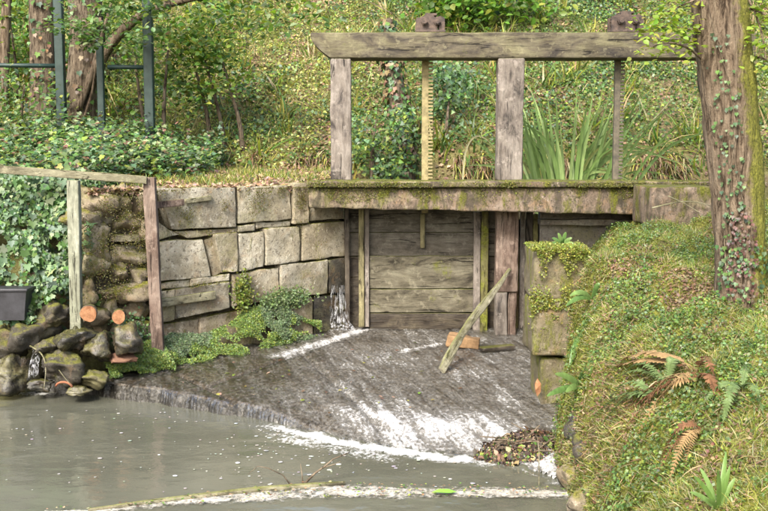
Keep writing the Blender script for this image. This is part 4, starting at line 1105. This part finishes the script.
def shrub(name, label, stems, cl, per, spread, size, pal, pr, seed, mat='leaf', tm=T_OVAL, up=(0, -.3, 1), aspect=1.0, group='shrubs on the hillside'):
    rg = np.random.default_rng(seed)
    b = np.array(stems[0][0]); b[2] = float(ground_z(b[0], b[1]))
    t = thing(name, label, 'shrub', b, group)
    for i, s in enumerate(stems):
        s = [np.array(q) for q in s]; s[0][2] = float(ground_z(s[0][0], s[0][1])) - .08
        limb('stem', s, .045, .012, t, M['bark_dark'], 12, i)
    p = clumps(cl, per, spread, rg, .8); n = len(p)
    scatter('foliage', p, up, rg.uniform(.55, 1.3, n) * size, pick(pal, n, rg, pr), M[mat], rg, tm, t, .6, aspect=aspect)
    return t
rg = np.random.default_rng(41)
shrub('leafy_shrub', 'light green shrub with thin curved dark stems right of the metal fence', [[P(243, 150, 15.1), P(241, 125, 15.1), P(232, 95, 15.1), P(222, 60, 15.2)], [P(226, 150, 15.2), P(220, 115, 15.2), P(205, 60, 15.3)], [P(211, 150, 15.3), P(207, 110, 15.2), P(190, 50, 15.2)]],
      [P(205 + 38 * rg.normal() * .6, 55 + 34 * rg.normal() * .7, rg.uniform(14.6, 15.8)) for _ in range(60)], 30, .13, .085, [LIME, GRN, (.13, .24, .04), YEL], [.3, .25, .3, .15], 42)
shrub('fence_shrub', 'green shrub growing against the right post of the metal fence', [[P(165, 150, 14.5), P(163, 110, 14.5), P(168, 50, 14.6)], [P(150, 150, 14.7), P(140, 100, 14.6), P(135, 60, 14.6)]],
      [P(rg.uniform(112, 190), rg.uniform(15, 140), rg.uniform(14.2, 15.2)) for _ in range(32)], 24, .13, .08, [GRN, LIME, (.13, .24, .04), PALE], [.25, .3, .25, .2], 43)
shrub('wood_shrub', 'bright green leafy thicket at the far left behind the fence', [[P(20, 130, 16.2), P(18, 80, 16.3), P(10, 20, 16.3)], [P(40, 130, 16.5), P(55, 70, 16.5), P(60, 10, 16.5)], [P(-5, 130, 16.3), P(-10, 60, 16.4), P(-10, 10, 16.4)]],
      [P(rg.uniform(-40, 135), rg.uniform(-15, 120), rg.uniform(15.9, 17.5)) for _ in range(110)], 40, .17, .10, [LIME, (.13, .24, .05), GRN, PALE], [.35, .35, .2, .1], 44)
shrub('edge_shrub', 'mid green undergrowth in front of the left tree trunks', [[P(22, 150, 14.4), P(20, 120, 14.4), P(25, 85, 14.4)], [P(-5, 150, 14.4), P(-5, 110, 14.4), P(0, 75, 14.4)]],
      [P(rg.uniform(-40, 60) , rg.uniform(72, 150), rg.uniform(13.5, 14.6)) for _ in range(60)], 26, .12, .075, [GRN, BLUE, LIME, PALE], [.3, .2, .25, .25], 45, up=(0, -.4, 1))
shrub('bright_shrub', 'bright green leafy shrub behind the middle of the crossbeam', [[P(478, 80, 19.2), P(475, 40, 19.2), P(470, 5, 19.2)]],
      [P(rg.uniform(430, 545), rg.uniform(-25, 22), rg.uniform(18.2, 19.5)) for _ in range(60)], 30, .22, .14, [LIME, (.12, .25, .03), GRN], [.35, .45, .2], 46)
shrub('ivy_shrub', 'dark ivy clump hanging beside the ochre rack', [[P(445, 175, 15.0), P(446, 130, 15.2), P(450, 90, 15.6)]],
      [P(rg.uniform(432, 475), rg.uniform(65, 150), rg.uniform(15.2, 16.6)) for _ in range(34)], 36, .12, .07, [GRN, MID, BLUE, DRK], [.4, .3, .2, .1], 47, 'ivyleaf', T_IVY, (0, -.8, .6))
shrub('bank_ivy_bush', 'dense ivy growing at the foot of the left gantry upright', [[P(372, 178, 14.2), P(372, 150, 14.3), P(376, 120, 14.5)]],
      [P(rg.uniform(352, 412), rg.uniform(112, 178), rg.uniform(13.9, 15.0)) for _ in range(46)], 36, .10, .06, [GRN, MID, BLUE, LIME], [.4, .25, .15, .2], 48, 'ivyleaf', T_IVY, (0, -.7, .7))

# ================================================================== GROUND COVER
def hill_pts(n, x0, x1, y0, y1, rg): return rg.uniform(x0, x1, n), rg.uniform(y0, y1, n)
rg = np.random.default_rng(51)
n = 260000
x, y = hill_pts(n, -10.5, 10.5, 14.7, 24.5, rg)
z = ground_z(x, y)
s = sstep(-.6, 2.2, x + 1.6 * (fbm2(x * .6, y * .6 + 4) - .5)); nn_ = fbm2(x * .9 + 7, y * .9); n4 = fbm2(x * 2.2 + 30, y * 2.2)
pi_ = np.clip(.02 + .42 * s + 3.2 * (nn_ - .53), .02, .88) ; pl_ = np.clip(.05 + 4.5 * (n4 - .57) + .10 * s, .03, .85)
u = rg.random(n); ivy = u < pi_; lit = (~ivy) & (rg.random(n) < pl_); weed = ~(ivy | lit) & (rg.random(n) < .25 + 1.8 * fbm2(x * 1.3 + 80, y * 1.3)); lit &= rg.random(n) < .6
upn = np.array([0, -.45, .85])
tall = fbm2(x * 1.6 + 50, y * 1.6)
def put(name, k, pal, pr, s0, s1, hmax, mat, tm, label, jit=.55, asp=1.0):
    m = k.sum(); h = hmax * rg.random(m) ** 1.3 * (.3 + 1.4 * np.clip(tall[k] - .3, 0, 1))
    scatter_o = scatter(name, np.stack([x[k], y[k], z[k] + .02 + h], -1), upn, rg.uniform(s0, s1, m), pick(pal, m, rg, pr, .3), M[mat], rg, tm, jitter=jit, aspect=1.35 if 'ivy' in name else asp)
    tag(scatter_o, label, 'ground cover', kind='stuff')
right = sstep(-1.2, .8, x + 1.2 * (fbm2(x * .8, y * .8 + 14) - .5)) > rg.random(n)
blade = rg.random(n) < .20
put('hill_ivy', ivy, [DRK, MID, GRN, BLUE, LIME], [.10, .28, .32, .12, .18], .03, .075, .22, 'ivyleaf', T_RHOMB, 'dark green ivy blanketing the hillside')
put('hill_weeds', weed & ~right & ~blade, [(.34, .36, .08), LIME, GRN, (.25, .33, .13), STRAW, (.46, .45, .17)], [.30, .20, .10, .20, .05, .15], .025, .075, .22, 'leaf', T_RHOMB, 'yellow green weeds coloured as if sunlit covering the left half of the hillside')  # pale yellows put the slope's sunshine into the leaf colour
put('hill_herbs', weed & right & ~blade, [LIME, GRN, MID, (.15, .19, .06), (.20, .16, .09), PALE], [.24, .28, .12, .16, .08, .12], .025, .075, .22, 'leaf', T_RHOMB, 'muted green herbs covering the right half of the hillside')
k = weed & blade; m = k.sum()
cb = np.where(right[k][:, None], pick([LIME, GRN, (.16, .18, .07), STRAW], m, rg, [.36, .36, .2, .08]), pick([(.36, .36, .09), LIME, STRAW, (.52, .48, .2)], m, rg, [.35, .13, .2, .32]))  # left-hand blades get painted sunlight in their tints too
tag(scatter('hill_sward', np.stack([x[k], y[k], z[k]], -1), (0, -.35, 1), rg.uniform(.08, .26, m), cb, M['leaf'], rg, T_GRASS, jitter=.45, upright=True), 'fine grass sward over the hillside', 'grass', kind='stuff')
put('hill_litter', lit, [LITTER, BRN, STRAW, (.32, .2, .13)], [.35, .25, .2, .2], .04, .09, .06, 'dry', T_RHOMB, 'brown fallen leaves on the hillside', .3)
# grass tussocks on the hill
ng = 170; cx = rg.uniform(-9, 9, ng); cyy = 14.9 + 7.5 * rg.random(ng) ** 1.2
gpx = np.repeat(cx, 22) + rg.normal(size=ng * 22) * .07; gpy = np.repeat(cyy, 22) + rg.normal(size=ng * 22) * .07; m = len(gpx)
tag(scatter('hill_grass', np.stack([gpx, gpy, ground_z(gpx, gpy)], -1), (0, -.2, 1), rg.uniform(.25, .6, m), pick([YEL, LIME, STRAW, GRN], m, rg), M['leaf'], rg, T_GRASS, jitter=.3, upright=True, aspect=1.0), 'tufts of long grass on the hillside', 'grass', kind='stuff')
# overhanging dry fringe along the foot of the hill
m = 9000; gpx = rg.uniform(-7, 6, m); k = (fbm2(gpx * 1.4, gpx * 0 + 3) > .43) & ((gpx > 0) | (rg.random(m) < .35)); gpx = gpx[k]; m = len(gpx); gpy = 14.72 + .3 * rg.random(m)
tag(scatter('hanging_grass', np.stack([gpx, gpy, ground_z(gpx, gpy) + .02], -1), (0, -1, .25), rg.uniform(.15, .42, m), pick([STRAW, BRN, (.2, .15, .09), YEL, GRN], m, rg, [.25, .3, .2, .15, .1]), M['dry'], rg, T_GRASS, jitter=.35, upright=True, D=(0, -.3, -1), dw=.85), 'dry grass hanging over the undercut foot of the hill', 'grass', kind='stuff')
# ivy and brambles on the left bank top and its face
n = 52000; x = rg.uniform(-6.8, -2.3, n); y = rg.uniform(9.95, 14.9, n); k = (x < -2.95) | (y > 12.1); x = x[k]; y = y[k]; n = len(x)
z = ground_z(x, y); e = .06
nr = norm(np.stack([0 * x, -(ground_z(x, y + e) - ground_z(x, y - e)) / (2 * e), np.ones(n)], -1))
dens = (rg.random(n) < .12 + 1.0 * sstep(.38, .56, fbm2(x * 2.0, y * 2.0 + z))) & (z > .35); x, y, z, nr = x[dens], y[dens], z[dens], nr[dens]; n = len(x)
tag(scatter('bank_ivy', np.stack([x, y, z], -1) + nr * (rg.random((n, 1)) * .16) + rg.random((n, 1)) ** 2 * fbm2(x * 2.5, y * 2.5)[:, None] * [0, 0, .62], nr + [0, -.3, .25], rg.uniform(.028, .075, n), pick([MID, GRN, BLUE, DRK, PALE, LIME, BRN], n, rg, [.18, .24, .16, .08, .16, .10, .08]), M['ivyleaf'], rg, T_IVY5, jitter=.4, D=(0, 0, -1), dw=.4), 'glossy ivy cloaking the left bank and its top', 'ivy', kind='stuff')
# more ivy hanging down the face at the far left
n = 8000; x = rg.uniform(-4.6, -2.98, n); t = rg.random(n); z = .55 + 1.45 * t; y = 9.98 + .5 * t + .12 * (fbm2(x * 3, z * 3) - .5)
k = fbm2(x * 3 + 3, z * 3) + .35 * (t - .4) > .40 + .14 * rg.random(n); x, y, z = x[k], y[k], z[k]; n = len(x); y = y - .12 * rg.random(n) ** 2
tag(scatter('hanging_ivy', np.stack([x, y, z], -1), (0, -1, .4), rg.uniform(.025, .06, n) * (1 + .8 * (rg.random(n) < .15)), pick([MID, GRN, BLUE, PALE, DRK], n, rg, [.25, .3, .2, .15, .1]), M['ivyleaf'], rg, T_IVY5, jitter=.4, D=(0, 0, -1), dw=.6), 'ivy trailing down the earth face left of the rubble', 'ivy', kind='stuff')
# grass and leaf litter on top of the wing wall
n = 30000; x = rg.uniform(-3.0, -.55, n); y = edge_y(x) + .03 + 3.3 * rg.random(n) ** 1.5; k = y < 14.8; x = x[k]; y = y[k]
z = np.where(y - edge_y(x) < .5, 1.80, ground_z(x, y)); n = len(x)
gg = fbm2(x * 2.2, y * 2.2 + 40); gr = rg.random(n) < np.clip(.1 + 2.2 * (gg - .38), .06, .9) * sstep(.0, 1.3, y - edge_y(x))
k = ~gr & (rg.random(n) < .8); m = k.sum()
tag(scatter('wall_litter', np.stack([x[k], y[k], z[k] + .015 + .03 * rg.random(m)], -1), (0, -.2, 1), rg.uniform(.03, .08, m), pick([LITTER, (.34, .22, .17), STRAW, BRN], m, rg), M['dry'], rg, T_OVAL, jitter=.45), 'pinkish brown leaf litter along the top of the wing wall', 'leaf litter', kind='stuff')
m = gr.sum()
tag(scatter('wall_grass', np.stack([x[gr], y[gr], z[gr] - .01], -1), (0, 0, 1), rg.uniform(.05, .17, m), pick([YEL, LIME, STRAW, GRN], m, rg, [.35, .25, .2, .2]), M['leaf'], rg, T_BLADE, jitter=.35, upright=True), 'short yellowish grass on the ground behind the wing wall', 'grass', kind='stuff')
# moss patches on the wall face
MU = []; MZ = []
for (px, py, su, sz, m) in ((257, 203, .07, .13, 1500), (251, 192, .05, .05, 600), (299, 200, .05, .17, 1300), (183, 216, .08, .07, 700), (223, 205, .03, .10, 400), (275, 190, .10, .04, 700), (320, 190, .1, .03, 300), (128, 218, .09, .16, 2000), (97, 246, .14, .08, 2200), (131, 252, .10, .12, 1700), (100, 205, .12, .08, 1200), (110, 288, .12, .05, 900),
                            (205, 232, .2, .015, 500), (165, 190, .1, .05, 500), (320, 240, .05, .10, 500), (92, 222, .1, .06, 1000), (140, 200, .06, .1, 800), (200, 284, .25, .015, 500), (95, 270, .10, .06, 800)):
    u0, z0 = PW(px, py); m = int(m * .6)
    a = u0 + rg.normal(size=m) * su; b = z0 + rg.normal(size=m) * sz
    k = fbm2(a * 9 + px, b * 6) > .44; MU.append(a[k]); MZ.append(np.minimum(b[k], 1.83))
u = np.concatenate(MU); z = np.concatenate(MZ); n = len(u); off = np.where(u < PW(150, 220)[0], .10, .035) + .03 * rg.random(n)
tag(scatter('wall_moss', np.stack([W0[0] + WD[0] * u + WN[0] * off, W0[1] + WD[1] * u + WN[1] * off, z], -1), (WN[0], WN[1], .6), rg.uniform(.007, .02, n), pick([(.12, .11, .022), (.15, .145, .026), (.085, .08, .02), BRN], n, rg, [.4, .25, .27, .08], .15), M['leaf'], rg, jitter=.6, D=(0, 0, -1), dw=.5), 'olive moss patches on the face of the wing wall', 'moss', kind='stuff')

# ---- creeping plants at the foot of the wall
def mat_plants(name, px0, px1, hfun, off0, n, label, seed, size=(.012, .028)):
    rg = np.random.default_rng(seed)
    u0, u1 = PW(px0, 340)[0], PW(px1, 330)[0]; u = rg.uniform(u0, u1, n); f = (u - u0) / (u1 - u0)
    top, thick = hfun(f); t = rg.random(n) ** .9
    lump = fbm2(u * 5 + seed, t * 3 + u * 2)
    z = -.02 + top * t * (.8 + .35 * lump); off = off0 + thick * (1 - t ** 1.6) * (.55 + .9 * lump) + .05 * lump
    k = (lump > .33 + .12 * rg.random(len(lump))) ; u, z, off, t, lump = u[k], z[k], off[k], t[k], lump[k]; n = len(u)
    p = np.stack([W0[0] + WD[0] * u + WN[0] * off, W0[1] + WD[1] * u + WN[1] * off, z], -1)
    tt = (fbm2(u * 3 + 3 * seed, z * 4) > .5)
    c = np.where(tt[:, None], pick([(.17, .25, .06), (.13, .2, .06), (.24, .30, .06)], n, rg), pick([(.15, .21, .10), (.12, .17, .085), (.2, .26, .13)], n, rg))
    return tag(scatter(name, p, (WN[0] * .8, WN[1] * .8, .7), rg.uniform(*size, n), c, M['leaf'], rg, T_OVAL, jitter=.55), label, 'plants', kind='stuff')
mat_plants('creeping_plants', 157, 318, lambda f: (.20 + .30 * np.exp(-((f - .62) / .26) ** 2) + .10 * np.exp(-((f - .05) / .15) ** 2), .17 + .10 * np.exp(-((f - .3) / .3) ** 2) - .12 * sstep(.75, 1, f)), .03, 46000, 'cushion of small leaved green creeper along the foot of the squared blocks', 61)
mat_plants('creeper_cushion', 93, 154, lambda f: (.17 + .10 * f, .34 + 0 * f), .08, 17000, 'low green creeper cushion between the brown fence post and the apron corner', 62)
def wall_tuft(name, px, py, n, sx_, sz_, label, seed, pal):
    rg = np.random.default_rng(seed); u, z = PW(px, py)
    uu = u + rg.normal(size=n) * sx_; zz = z + rg.normal(size=n) * sz_; off = .04 + .07 * rg.random(n)
    return tag(scatter(name, np.stack([W0[0] + WD[0] * uu + WN[0] * off, W0[1] + WD[1] * uu + WN[1] * off, zz], -1), (WN[0], WN[1], .6), rg.uniform(.02, .045, n), pick(pal, n, rg), M['leaf'], rg, T_OVAL, jitter=.5), label, 'plants', kind='stuff')
wall_tuft('moss_cushion', 240, 292, 900, .05, .10, 'dark yellow green moss cushion hanging in a joint of the block wall', 63, [MOSS, (.09, .12, .02), LIME])
wall_tuft('wall_creeper', 282, 298, 1500, .16, .05, 'green creeper spilling over the lowest ledge near the gate', 64, [(.14, .2, .07), (.17, .23, .1)])
wall_tuft('rubble_creeper', 128, 335, 700, .10, .10, 'dark leafed creeper in the rubble under the smaller log', 65, [MID, GRN, (.14, .22, .11)])

# ================================================================== FLAG IRISES
def strap(path, w, fold=.25):
    n = len(path); t = np.gradient(path, axis=0); t = norm(t); side = norm(np.cross(t, [0, 1, .3])); nrm = np.cross(side, t)
    ww = w * np.minimum(1, (1 - np.linspace(0, 1, n)) * 2.2 + .04)[:, None]
    V = np.stack([path - side * ww, path + nrm * ww * fold, path + side * ww], 1).reshape(-1, 3)
    F = []
    for i in range(n - 1):
        a = i * 3; F += [[a, a + 1, a + 4, a + 3], [a + 1, a + 2, a + 5, a + 4]]
    return V, F
def leafy(name, c, rough=.45):
    m, nt, out = new_mat(name); v = coords(nt, (8, 8, 1)); a = noise(nt, v, 3, 4)
    col = ramp(nt, a, [(.3, tuple(q * .7 for q in c)), (.7, tuple(q * 1.3 for q in c))])
    pr = principled(nt, out, col, rough, None, .35)
    tl = nd(nt, 'ShaderNodeBsdfTranslucent'); nt.links.new(col, tl.inputs[0]); mx = nd(nt, 'ShaderNodeMixShader'); mx.inputs[0].default_value = .3
    nt.links.new(pr.outputs[0], mx.inputs[1]); nt.links.new(tl.outputs[0], mx.inputs[2]); nt.links.new(mx.outputs[0], out.inputs[0]); return m
IR = [leafy('iris_leaf_green', (.16, .25, .07)), leafy('iris_leaf_light', (.27, .37, .13)), leafy('iris_leaf_yellow', (.24, .27, .09))]
rg = np.random.default_rng(71)
ir = thing('flag_iris', 'tall clump of sword leaved flag irises behind the walkway', 'iris', (2.45, 13.2, 1.40))
for i in range(84):
    px = rg.normal(570, 20); b = np.array([X12(px, 13.2), 13.2 + rg.uniform(-.25, .35), 1.38]); L = rg.uniform(1.15, 1.95)
    dx = (px - 566) / 85 + rg.normal() * .10; dy = rg.normal() * .15; bend = rg.random() ** 2 * 1.6
    t = np.linspace(0, 1, 12)
    pth_ = b + np.stack([L * (dx * t + np.sign(dx) * bend * .4 * t ** 3), L * dy * t, L * (t - .45 * bend * t ** 3)], -1)
    v, F = strap(pth_, rg.uniform(.015, .027)); mesh_obj('leaf', v, F, IR[rg.choice(3, p=[.45, .42, .13])], ir, smooth=True)
ar = P(462, 178, 12.9); pth_ = smooth_path([ar - [0, 0, .45], P(463, 160, 12.9), P(468, 142, 12.9), P(477, 134, 12.9), P(487, 139, 12.9), P(497, 150, 12.95)], 18)
v, F = strap(pth_, .012); tag(mesh_obj('arching_reed', v, F, leafy('straw_reed', (.38, .36, .2)), smooth=True), 'single pale reed leaf arching over beside the middle upright', 'reed')

# ================================================================== RIGHT BANK PLANTS
rg = np.random.default_rng(81)
n = 330000; y = 3.6 + 8.5 * rg.random(n); s = 3.4 * rg.random(n) ** 1.4; x = np.interp(y, EY, EX) + .03 + s
k = (x < .42 * y + .3) & (y < 12.0) & ~((x > 2.82) & (x < 3.52) & (y > 10.6)) ; x, y, s = x[k], y[k], s[k]; n = len(x)
z = bank_z(x, y); nr = bank_n(x, y); a1 = fbm2(x * 2.5 + 60, y * 2.5); a2 = fbm2(x * 4 + 9, y * 1.8 + 70); a3 = fbm2(x * 1.1 + 21, y * 1.1)
steep = 1 - nr[:, 2]; u = rg.random(n)
clover = u < (.03 + .62 * sstep(.47, .57, a1)) * (1 - steep * .6)
grass = ~clover & (rg.random(n) < (.06 + .62 * sstep(.46, .58, a3)) * (1 - .8 * steep))
dryz = np.exp(-((y - 7.7) / .7) ** 2) * (x > 1.7)
litter = ~clover & ~grass & (rg.random(n) < (.03 + .5 * sstep(.54, .62, a2) + .3 * dryz))
moss = ~clover & ~grass & ~litter & (rg.random(n) < .25 + 1.2 * sstep(.36, .5, fbm2(x * 3.3 + 5, y * 3.3 + 44)))
tone = (.62 + .76 * fbm2(x * 5 + 70, y * 5))
P3 = np.stack([x, y, z], -1)
def putb(name, k, pal, pr, s0, s1, mat, tm, label, cat, jit, h=.0, **kw):
    m = k.sum(); tag(scatter(name, P3[k] + nr[k] * (.004 + h * rg.random((m, 1))), nr[k] + [0, -.1, .25], rg.uniform(s0, s1, m), pick(pal, m, rg, pr, .16) * tone[k][:, None], M[mat], rg, tm, jitter=jit, **kw), label, cat, kind='stuff')
putb('bank_clover', clover, [GRN, LIME, PALE, (.14, .2, .06), MID], [.25, .25, .15, .25, .10], .010, .028, 'leaf', T_RHOMB, 'small green herbs growing over the right bank', 'ground cover', .5, .06, aspect=1.3)
putb('bank_grass', grass, [YEL, LIME, STRAW, GRN, PALE, (.42, .35, .2)], [.22, .26, .2, .14, .08, .10], .03, .085, 'leaf', T_GRASS, 'short grass on the right bank', 'grass', .5, upright=True)
putb('bank_litter', litter, [(.19, .125, .08), (.27, .21, .11), BRN, (.2, .105, .06), (.10, .065, .04)], [.25, .25, .22, .14, .14], .010, .034, 'dry', T_RHOMB, 'dead leaves scattered on the right bank', 'leaf litter', .6, .02)
putb('bank_moss', moss, [MOSS, (.2, .215, .035), (.11, .115, .022), YEL], [.4, .3, .18, .12], .008, .024, 'leaf', T_RHOMB, 'yellow green moss on the right bank', 'moss', .7, .02)
# dry hanging stems on the mossy face
m = 2000; y = rg.uniform(4.6, 8.9, m); x = np.interp(y, EY, EX) + .05 + .75 * rg.random(m); k = fbm2(x * 3 + 2, y * 2) > .52; x, y = x[k], y[k]; m = len(x)
tag(scatter('bank_straw', np.stack([x, y, bank_z(x, y) + .01], -1), (-.6, -.3, .6), rg.uniform(.04, .14, m), pick([STRAW, BRN, (.3, .2, .1)], m, rg), M['dry'], rg, T_GRASS, jitter=.5, upright=True, D=(-.6, -.3, -.8), dw=.7), 'dry straw drooping down the mossy face of the right bank', 'grass', kind='stuff')

# ---- ferns
def frond(tip, base, droop, w, mat, parent, n=18, seed=0, path=None):
    rg = np.random.default_rng(seed); t = np.linspace(0, 1, n); b = np.asarray(base); e = np.asarray(tip)
    if path is None: path = b + (e - b) * t[:, None] + np.array([0, 0, 1]) * (droop * 4 * t * (1 - t))[:, None]
    tg = norm(np.gradient(path, axis=0)); side = norm(np.cross(tg, [0, -.35, 1])); nrm = np.cross(side, tg)
    V = []; F = []
    v, f = tube(path, np.linspace(.0045, .0015, n), 5); V += v.tolist(); F += f
    for i in range(2, n - 1):
        L = w * math.sin(math.pi * min(1, (t[i] * .92 + .12))) ** .8
        for sg in (-1, 1):
            d = norm(side[i] * sg + tg[i] * .35 + nrm[i] * rg.normal() * .2 - np.array([0, 0, .18])); hw = (path[1] - path[0]); hw = np.linalg.norm(hw) * .42
            a = len(V); o = path[i]
            V += [(o - tg[i] * hw).tolist(), (o + d * L * .5 - tg[i] * hw * .9 + nrm[i] * .004).tolist(), (o + d * L).tolist(), (o + d * L * .5 + tg[i] * hw * .9 + nrm[i] * .004).tolist(), (o + tg[i] * hw).tolist()]
            F.append([a, a + 1, a + 2, a + 3, a + 4])
    return mesh_obj('frond', V, F, mat, parent)
FG, FR, FY_ = leafy('fern_green', (.13, .19, .065), .6), leafy('fern_rust', (.19, .095, .045), .8), leafy('fern_straw', (.30, .2, .09), .8)
def on_bank(px, py, lift=0):
    """where a bearing meets the bank"""
    d = ray(px, py)
    for Y in np.arange(3.5, 12, .02):
        q = np.array([0, 0, CAM_H]) + d * (Y / d[1])
        if bank_z(q[0], q[1]) > q[2]: return q + np.array([0, -lift, lift])
    return q
def fern(name, label, base, tips, mats, w):
    b = on_bank(*base, .05); t = thing(name, label, 'fern', b, 'ferns on the right bank')
    for i, tp_ in enumerate(tips):
        tt = np.linspace(0, 1, 7); up_ = .09 + .04 * (i % 3)
        pp = np.array([on_bank(base[0] + (tp_[0] - base[0]) * a, base[1] + (tp_[1] - base[1]) * a - 9 * math.sin(math.pi * a)) + np.array([-.3, -.8, .55]) * (.05 + up_ * math.sin(math.pi * min(1, a * 1.1))) for a in tt])
        frond(None or pp[-1], pp[0], 0, w * (.8 + .1 * (i % 3)), mats[i % len(mats)], t, 28, i + int(base[0]), smooth_path(pp, 28))
fern('rusty_fern', 'pale straw coloured fern frond arching over the bank crest', (698, 374), [(594, 378), (608, 368), (716, 384)], [FY_, FY_, FR], .05)
fern('green_fern', 'green fern with narrow fronds below the straw coloured one', (668, 388), [(612, 384), (622, 376), (682, 372)], [FG], .045)
fern('low_green_fern', 'green fern drooping to the left over the mossy face', (658, 400), [(592, 420), (600, 430), (606, 404)], [FG], .052)
fern('brown_fern', 'dead rust brown fern hanging across the middle of the bank', (698, 382), [(610, 434), (626, 430), (640, 416), (655, 402), (722, 410), (634, 444), (665, 380), (618, 422), (648, 428), (605, 440)], [FR, FR, FY_], .05)
fern('small_brown_fern', 'small rust brown fern curled low on the bank face', (702, 432), [(654, 484), (668, 488), (660, 464), (684, 476)], [FR, FY_], .042)
fern('fresh_fern', 'pale green fern among the grass below the tree', (742, 392), [(700, 412), (764, 420), (722, 430), (752, 372)], [FG], .042)
# ---- hart's tongue and other strap leaved plants
HG = [leafy('tongue_fern_green', (.11, .2, .055), .35), leafy('tongue_fern_light', (.17, .27, .08), .35), leafy('sword_leaf', (.14, .24, .055), .35)]
def strap_plant(name, label, base, tips, w, mats, cat, droop=.08, grp='strap leaved plants on the right bank', Y=None):
    b = on_bank(*base) if Y is None else P(*base, Y); t = thing(name, label, cat, b, grp)
    for i, (px, py, dY) in enumerate(tips):
        e = P(px, py, b[1] + dY); tt = np.linspace(0, 1, 10)[:, None]
        path = b + (e - b) * tt + np.array([0, -.5, 1]) * droop * 4 * tt * (1 - tt); ww = w
        n_ = len(path); tg = norm(np.gradient(path, axis=0)); side = norm(np.cross(tg, [0, -1, .4])); nr_ = np.cross(side, tg)
        prof = (np.sin(np.pi * np.clip(np.linspace(.08, .97, n_), 0, 1)) ** .6)[:, None] * ww
        V = np.stack([path - side * prof, path + nr_ * prof * .3, path + side * prof], 1).reshape(-1, 3)
        F = [q for k in range(n_ - 1) for q in ([k * 3, k * 3 + 1, k * 3 + 4, k * 3 + 3], [k * 3 + 1, k * 3 + 2, k * 3 + 5, k * 3 + 4])]
        mesh_obj('leaf', V, F, mats[i % len(mats)], t, smooth=True)
strap_plant('tongue_fern', 'strap leaved fern on the upper side of the stone pier', (592, 300), [(566, 306, -.25), (570, 296, -.2), (600, 285, -.1)], .022, HG[:2], 'fern', .05)
strap_plant('tongue_fern', 'single broad leaf hanging down the middle of the pier side', (581, 336), [(570, 365, -.25), (588, 352, -.1)], .028, HG[:1], 'fern', .05)
strap_plant('tongue_fern', 'strap leaved fern low at the foot of the pier', (582, 388), [(547, 396, -.3), (555, 374, -.25), (580, 374, -.15), (566, 392, -.3)], .024, HG[:2], 'fern', .03)
strap_plant('sword_plant', 'bright green rosette of sword shaped leaves at the bottom of the bank', (718, 512), [(694, 476, -.1), (700, 468, .0), (726, 452, .1), (735, 478, .0), (706, 500, -.2), (745, 490, 0), (718, 470, -.15), (690, 492, -.1), (730, 466, 0)], .012, HG[2:] + HG[1:2], 'plant', .02)
strap_plant('seedling', 'small leafy seedling on the mossy pier top before the grey slab wall', (562, 246), [(552, 238, -.06), (558, 233, -.04), (566, 232, -.04), (572, 238, -.06), (550, 244, -.08), (574, 244, -.08), (563, 239, -.1)], .018, HG[:2], 'plant', .015, Y=9.3)

# ---- sticks
def stick(label, pts, r0, mat='stem', name='fallen_stick'):
    v, F = tube(smooth_path(pts, 12), np.linspace(r0, r0 * .5, 12), 6, True, .2, 12, int(pts[0][0] * 10))
    tag(mesh_obj(name, v, F, M[mat], smooth=True), label, 'stick')
def hp(px, py, lift=.0):
    d = ray(px, py)
    for Y in np.arange(13.6, 26, .03):
        q = np.array([0, 0, CAM_H]) + d * (Y / d[1])
        if ground_z(q[0], q[1]) + .30 > q[2]: return q + np.array([0, -lift, lift])
    return q
stick('pale stick lying on the hillside right of the dark rack', [hp(636, 100, .1), hp(640, 112, .1), hp(647, 128, .1)], .016, 'rail')
stick('thin stick slanting down the hillside left of the big tree', [hp(668, 108, .1), hp(660, 118, .1), hp(640, 138, .1)], .013, 'rail')
stick('dark bare stick crossing the hillside above the bright shrub', [hp(352, 2, .1), hp(370, 8, .1), hp(392, 20, .1)], .016)
stick('bare twig lying against the mossy stone block', [P(652, 208, 10.5), P(672, 203, 10.52), P(690, 200, 10.55), P(712, 206, 10.55)], .010, 'rail')
stick('second thinner twig leaning across the mossy stone block', [P(668, 196, 10.5), P(684, 203, 10.5), P(702, 214, 10.45)], .007, 'rail')
stick('pale curved root trailing down the rock heap', [P(30, 346, 9.72), P(42, 352, 9.62), P(47, 366, 9.55), P(44, 388, 9.5)], .009, 'rail', 'root')
stick('straight thin stalk slanting in front of the pale topped rock', [P(59, 370, 9.45), P(64, 377, 9.42), P(72, 386, 9.40)], .005, 'rail')

# ---- stones showing in the foot of the right bank
for i, (px, py, rx, ry, mt, lab) in enumerate(((584, 452, 12, 13, 'darkrock', 'dark stone in the bank foot beside the debris mound'), (574, 484, 13, 14, 'rubble', 'pale grey stone at the waterline of the right bank'), (586, 508, 15, 14, 'rubble', 'mossy stone at the bottom edge of the right bank'), (576, 428, 9, 12, 'wetstone', 'small black stone standing in for a dark hollow under the pier'))):  # last stone, near black, stands in for a shaded hollow by the pier
    c = on_bank(px, py) + np.array([.02, .08, 0]); v, F = blob(c, (rx * .011, .16, ry * .011), 300 + i, .9, 34, 20)
    tag(mesh_obj('rock', v, F, M[mt], smooth=True, base=True), lab, 'rock', 'stones in the foot of the right bank')
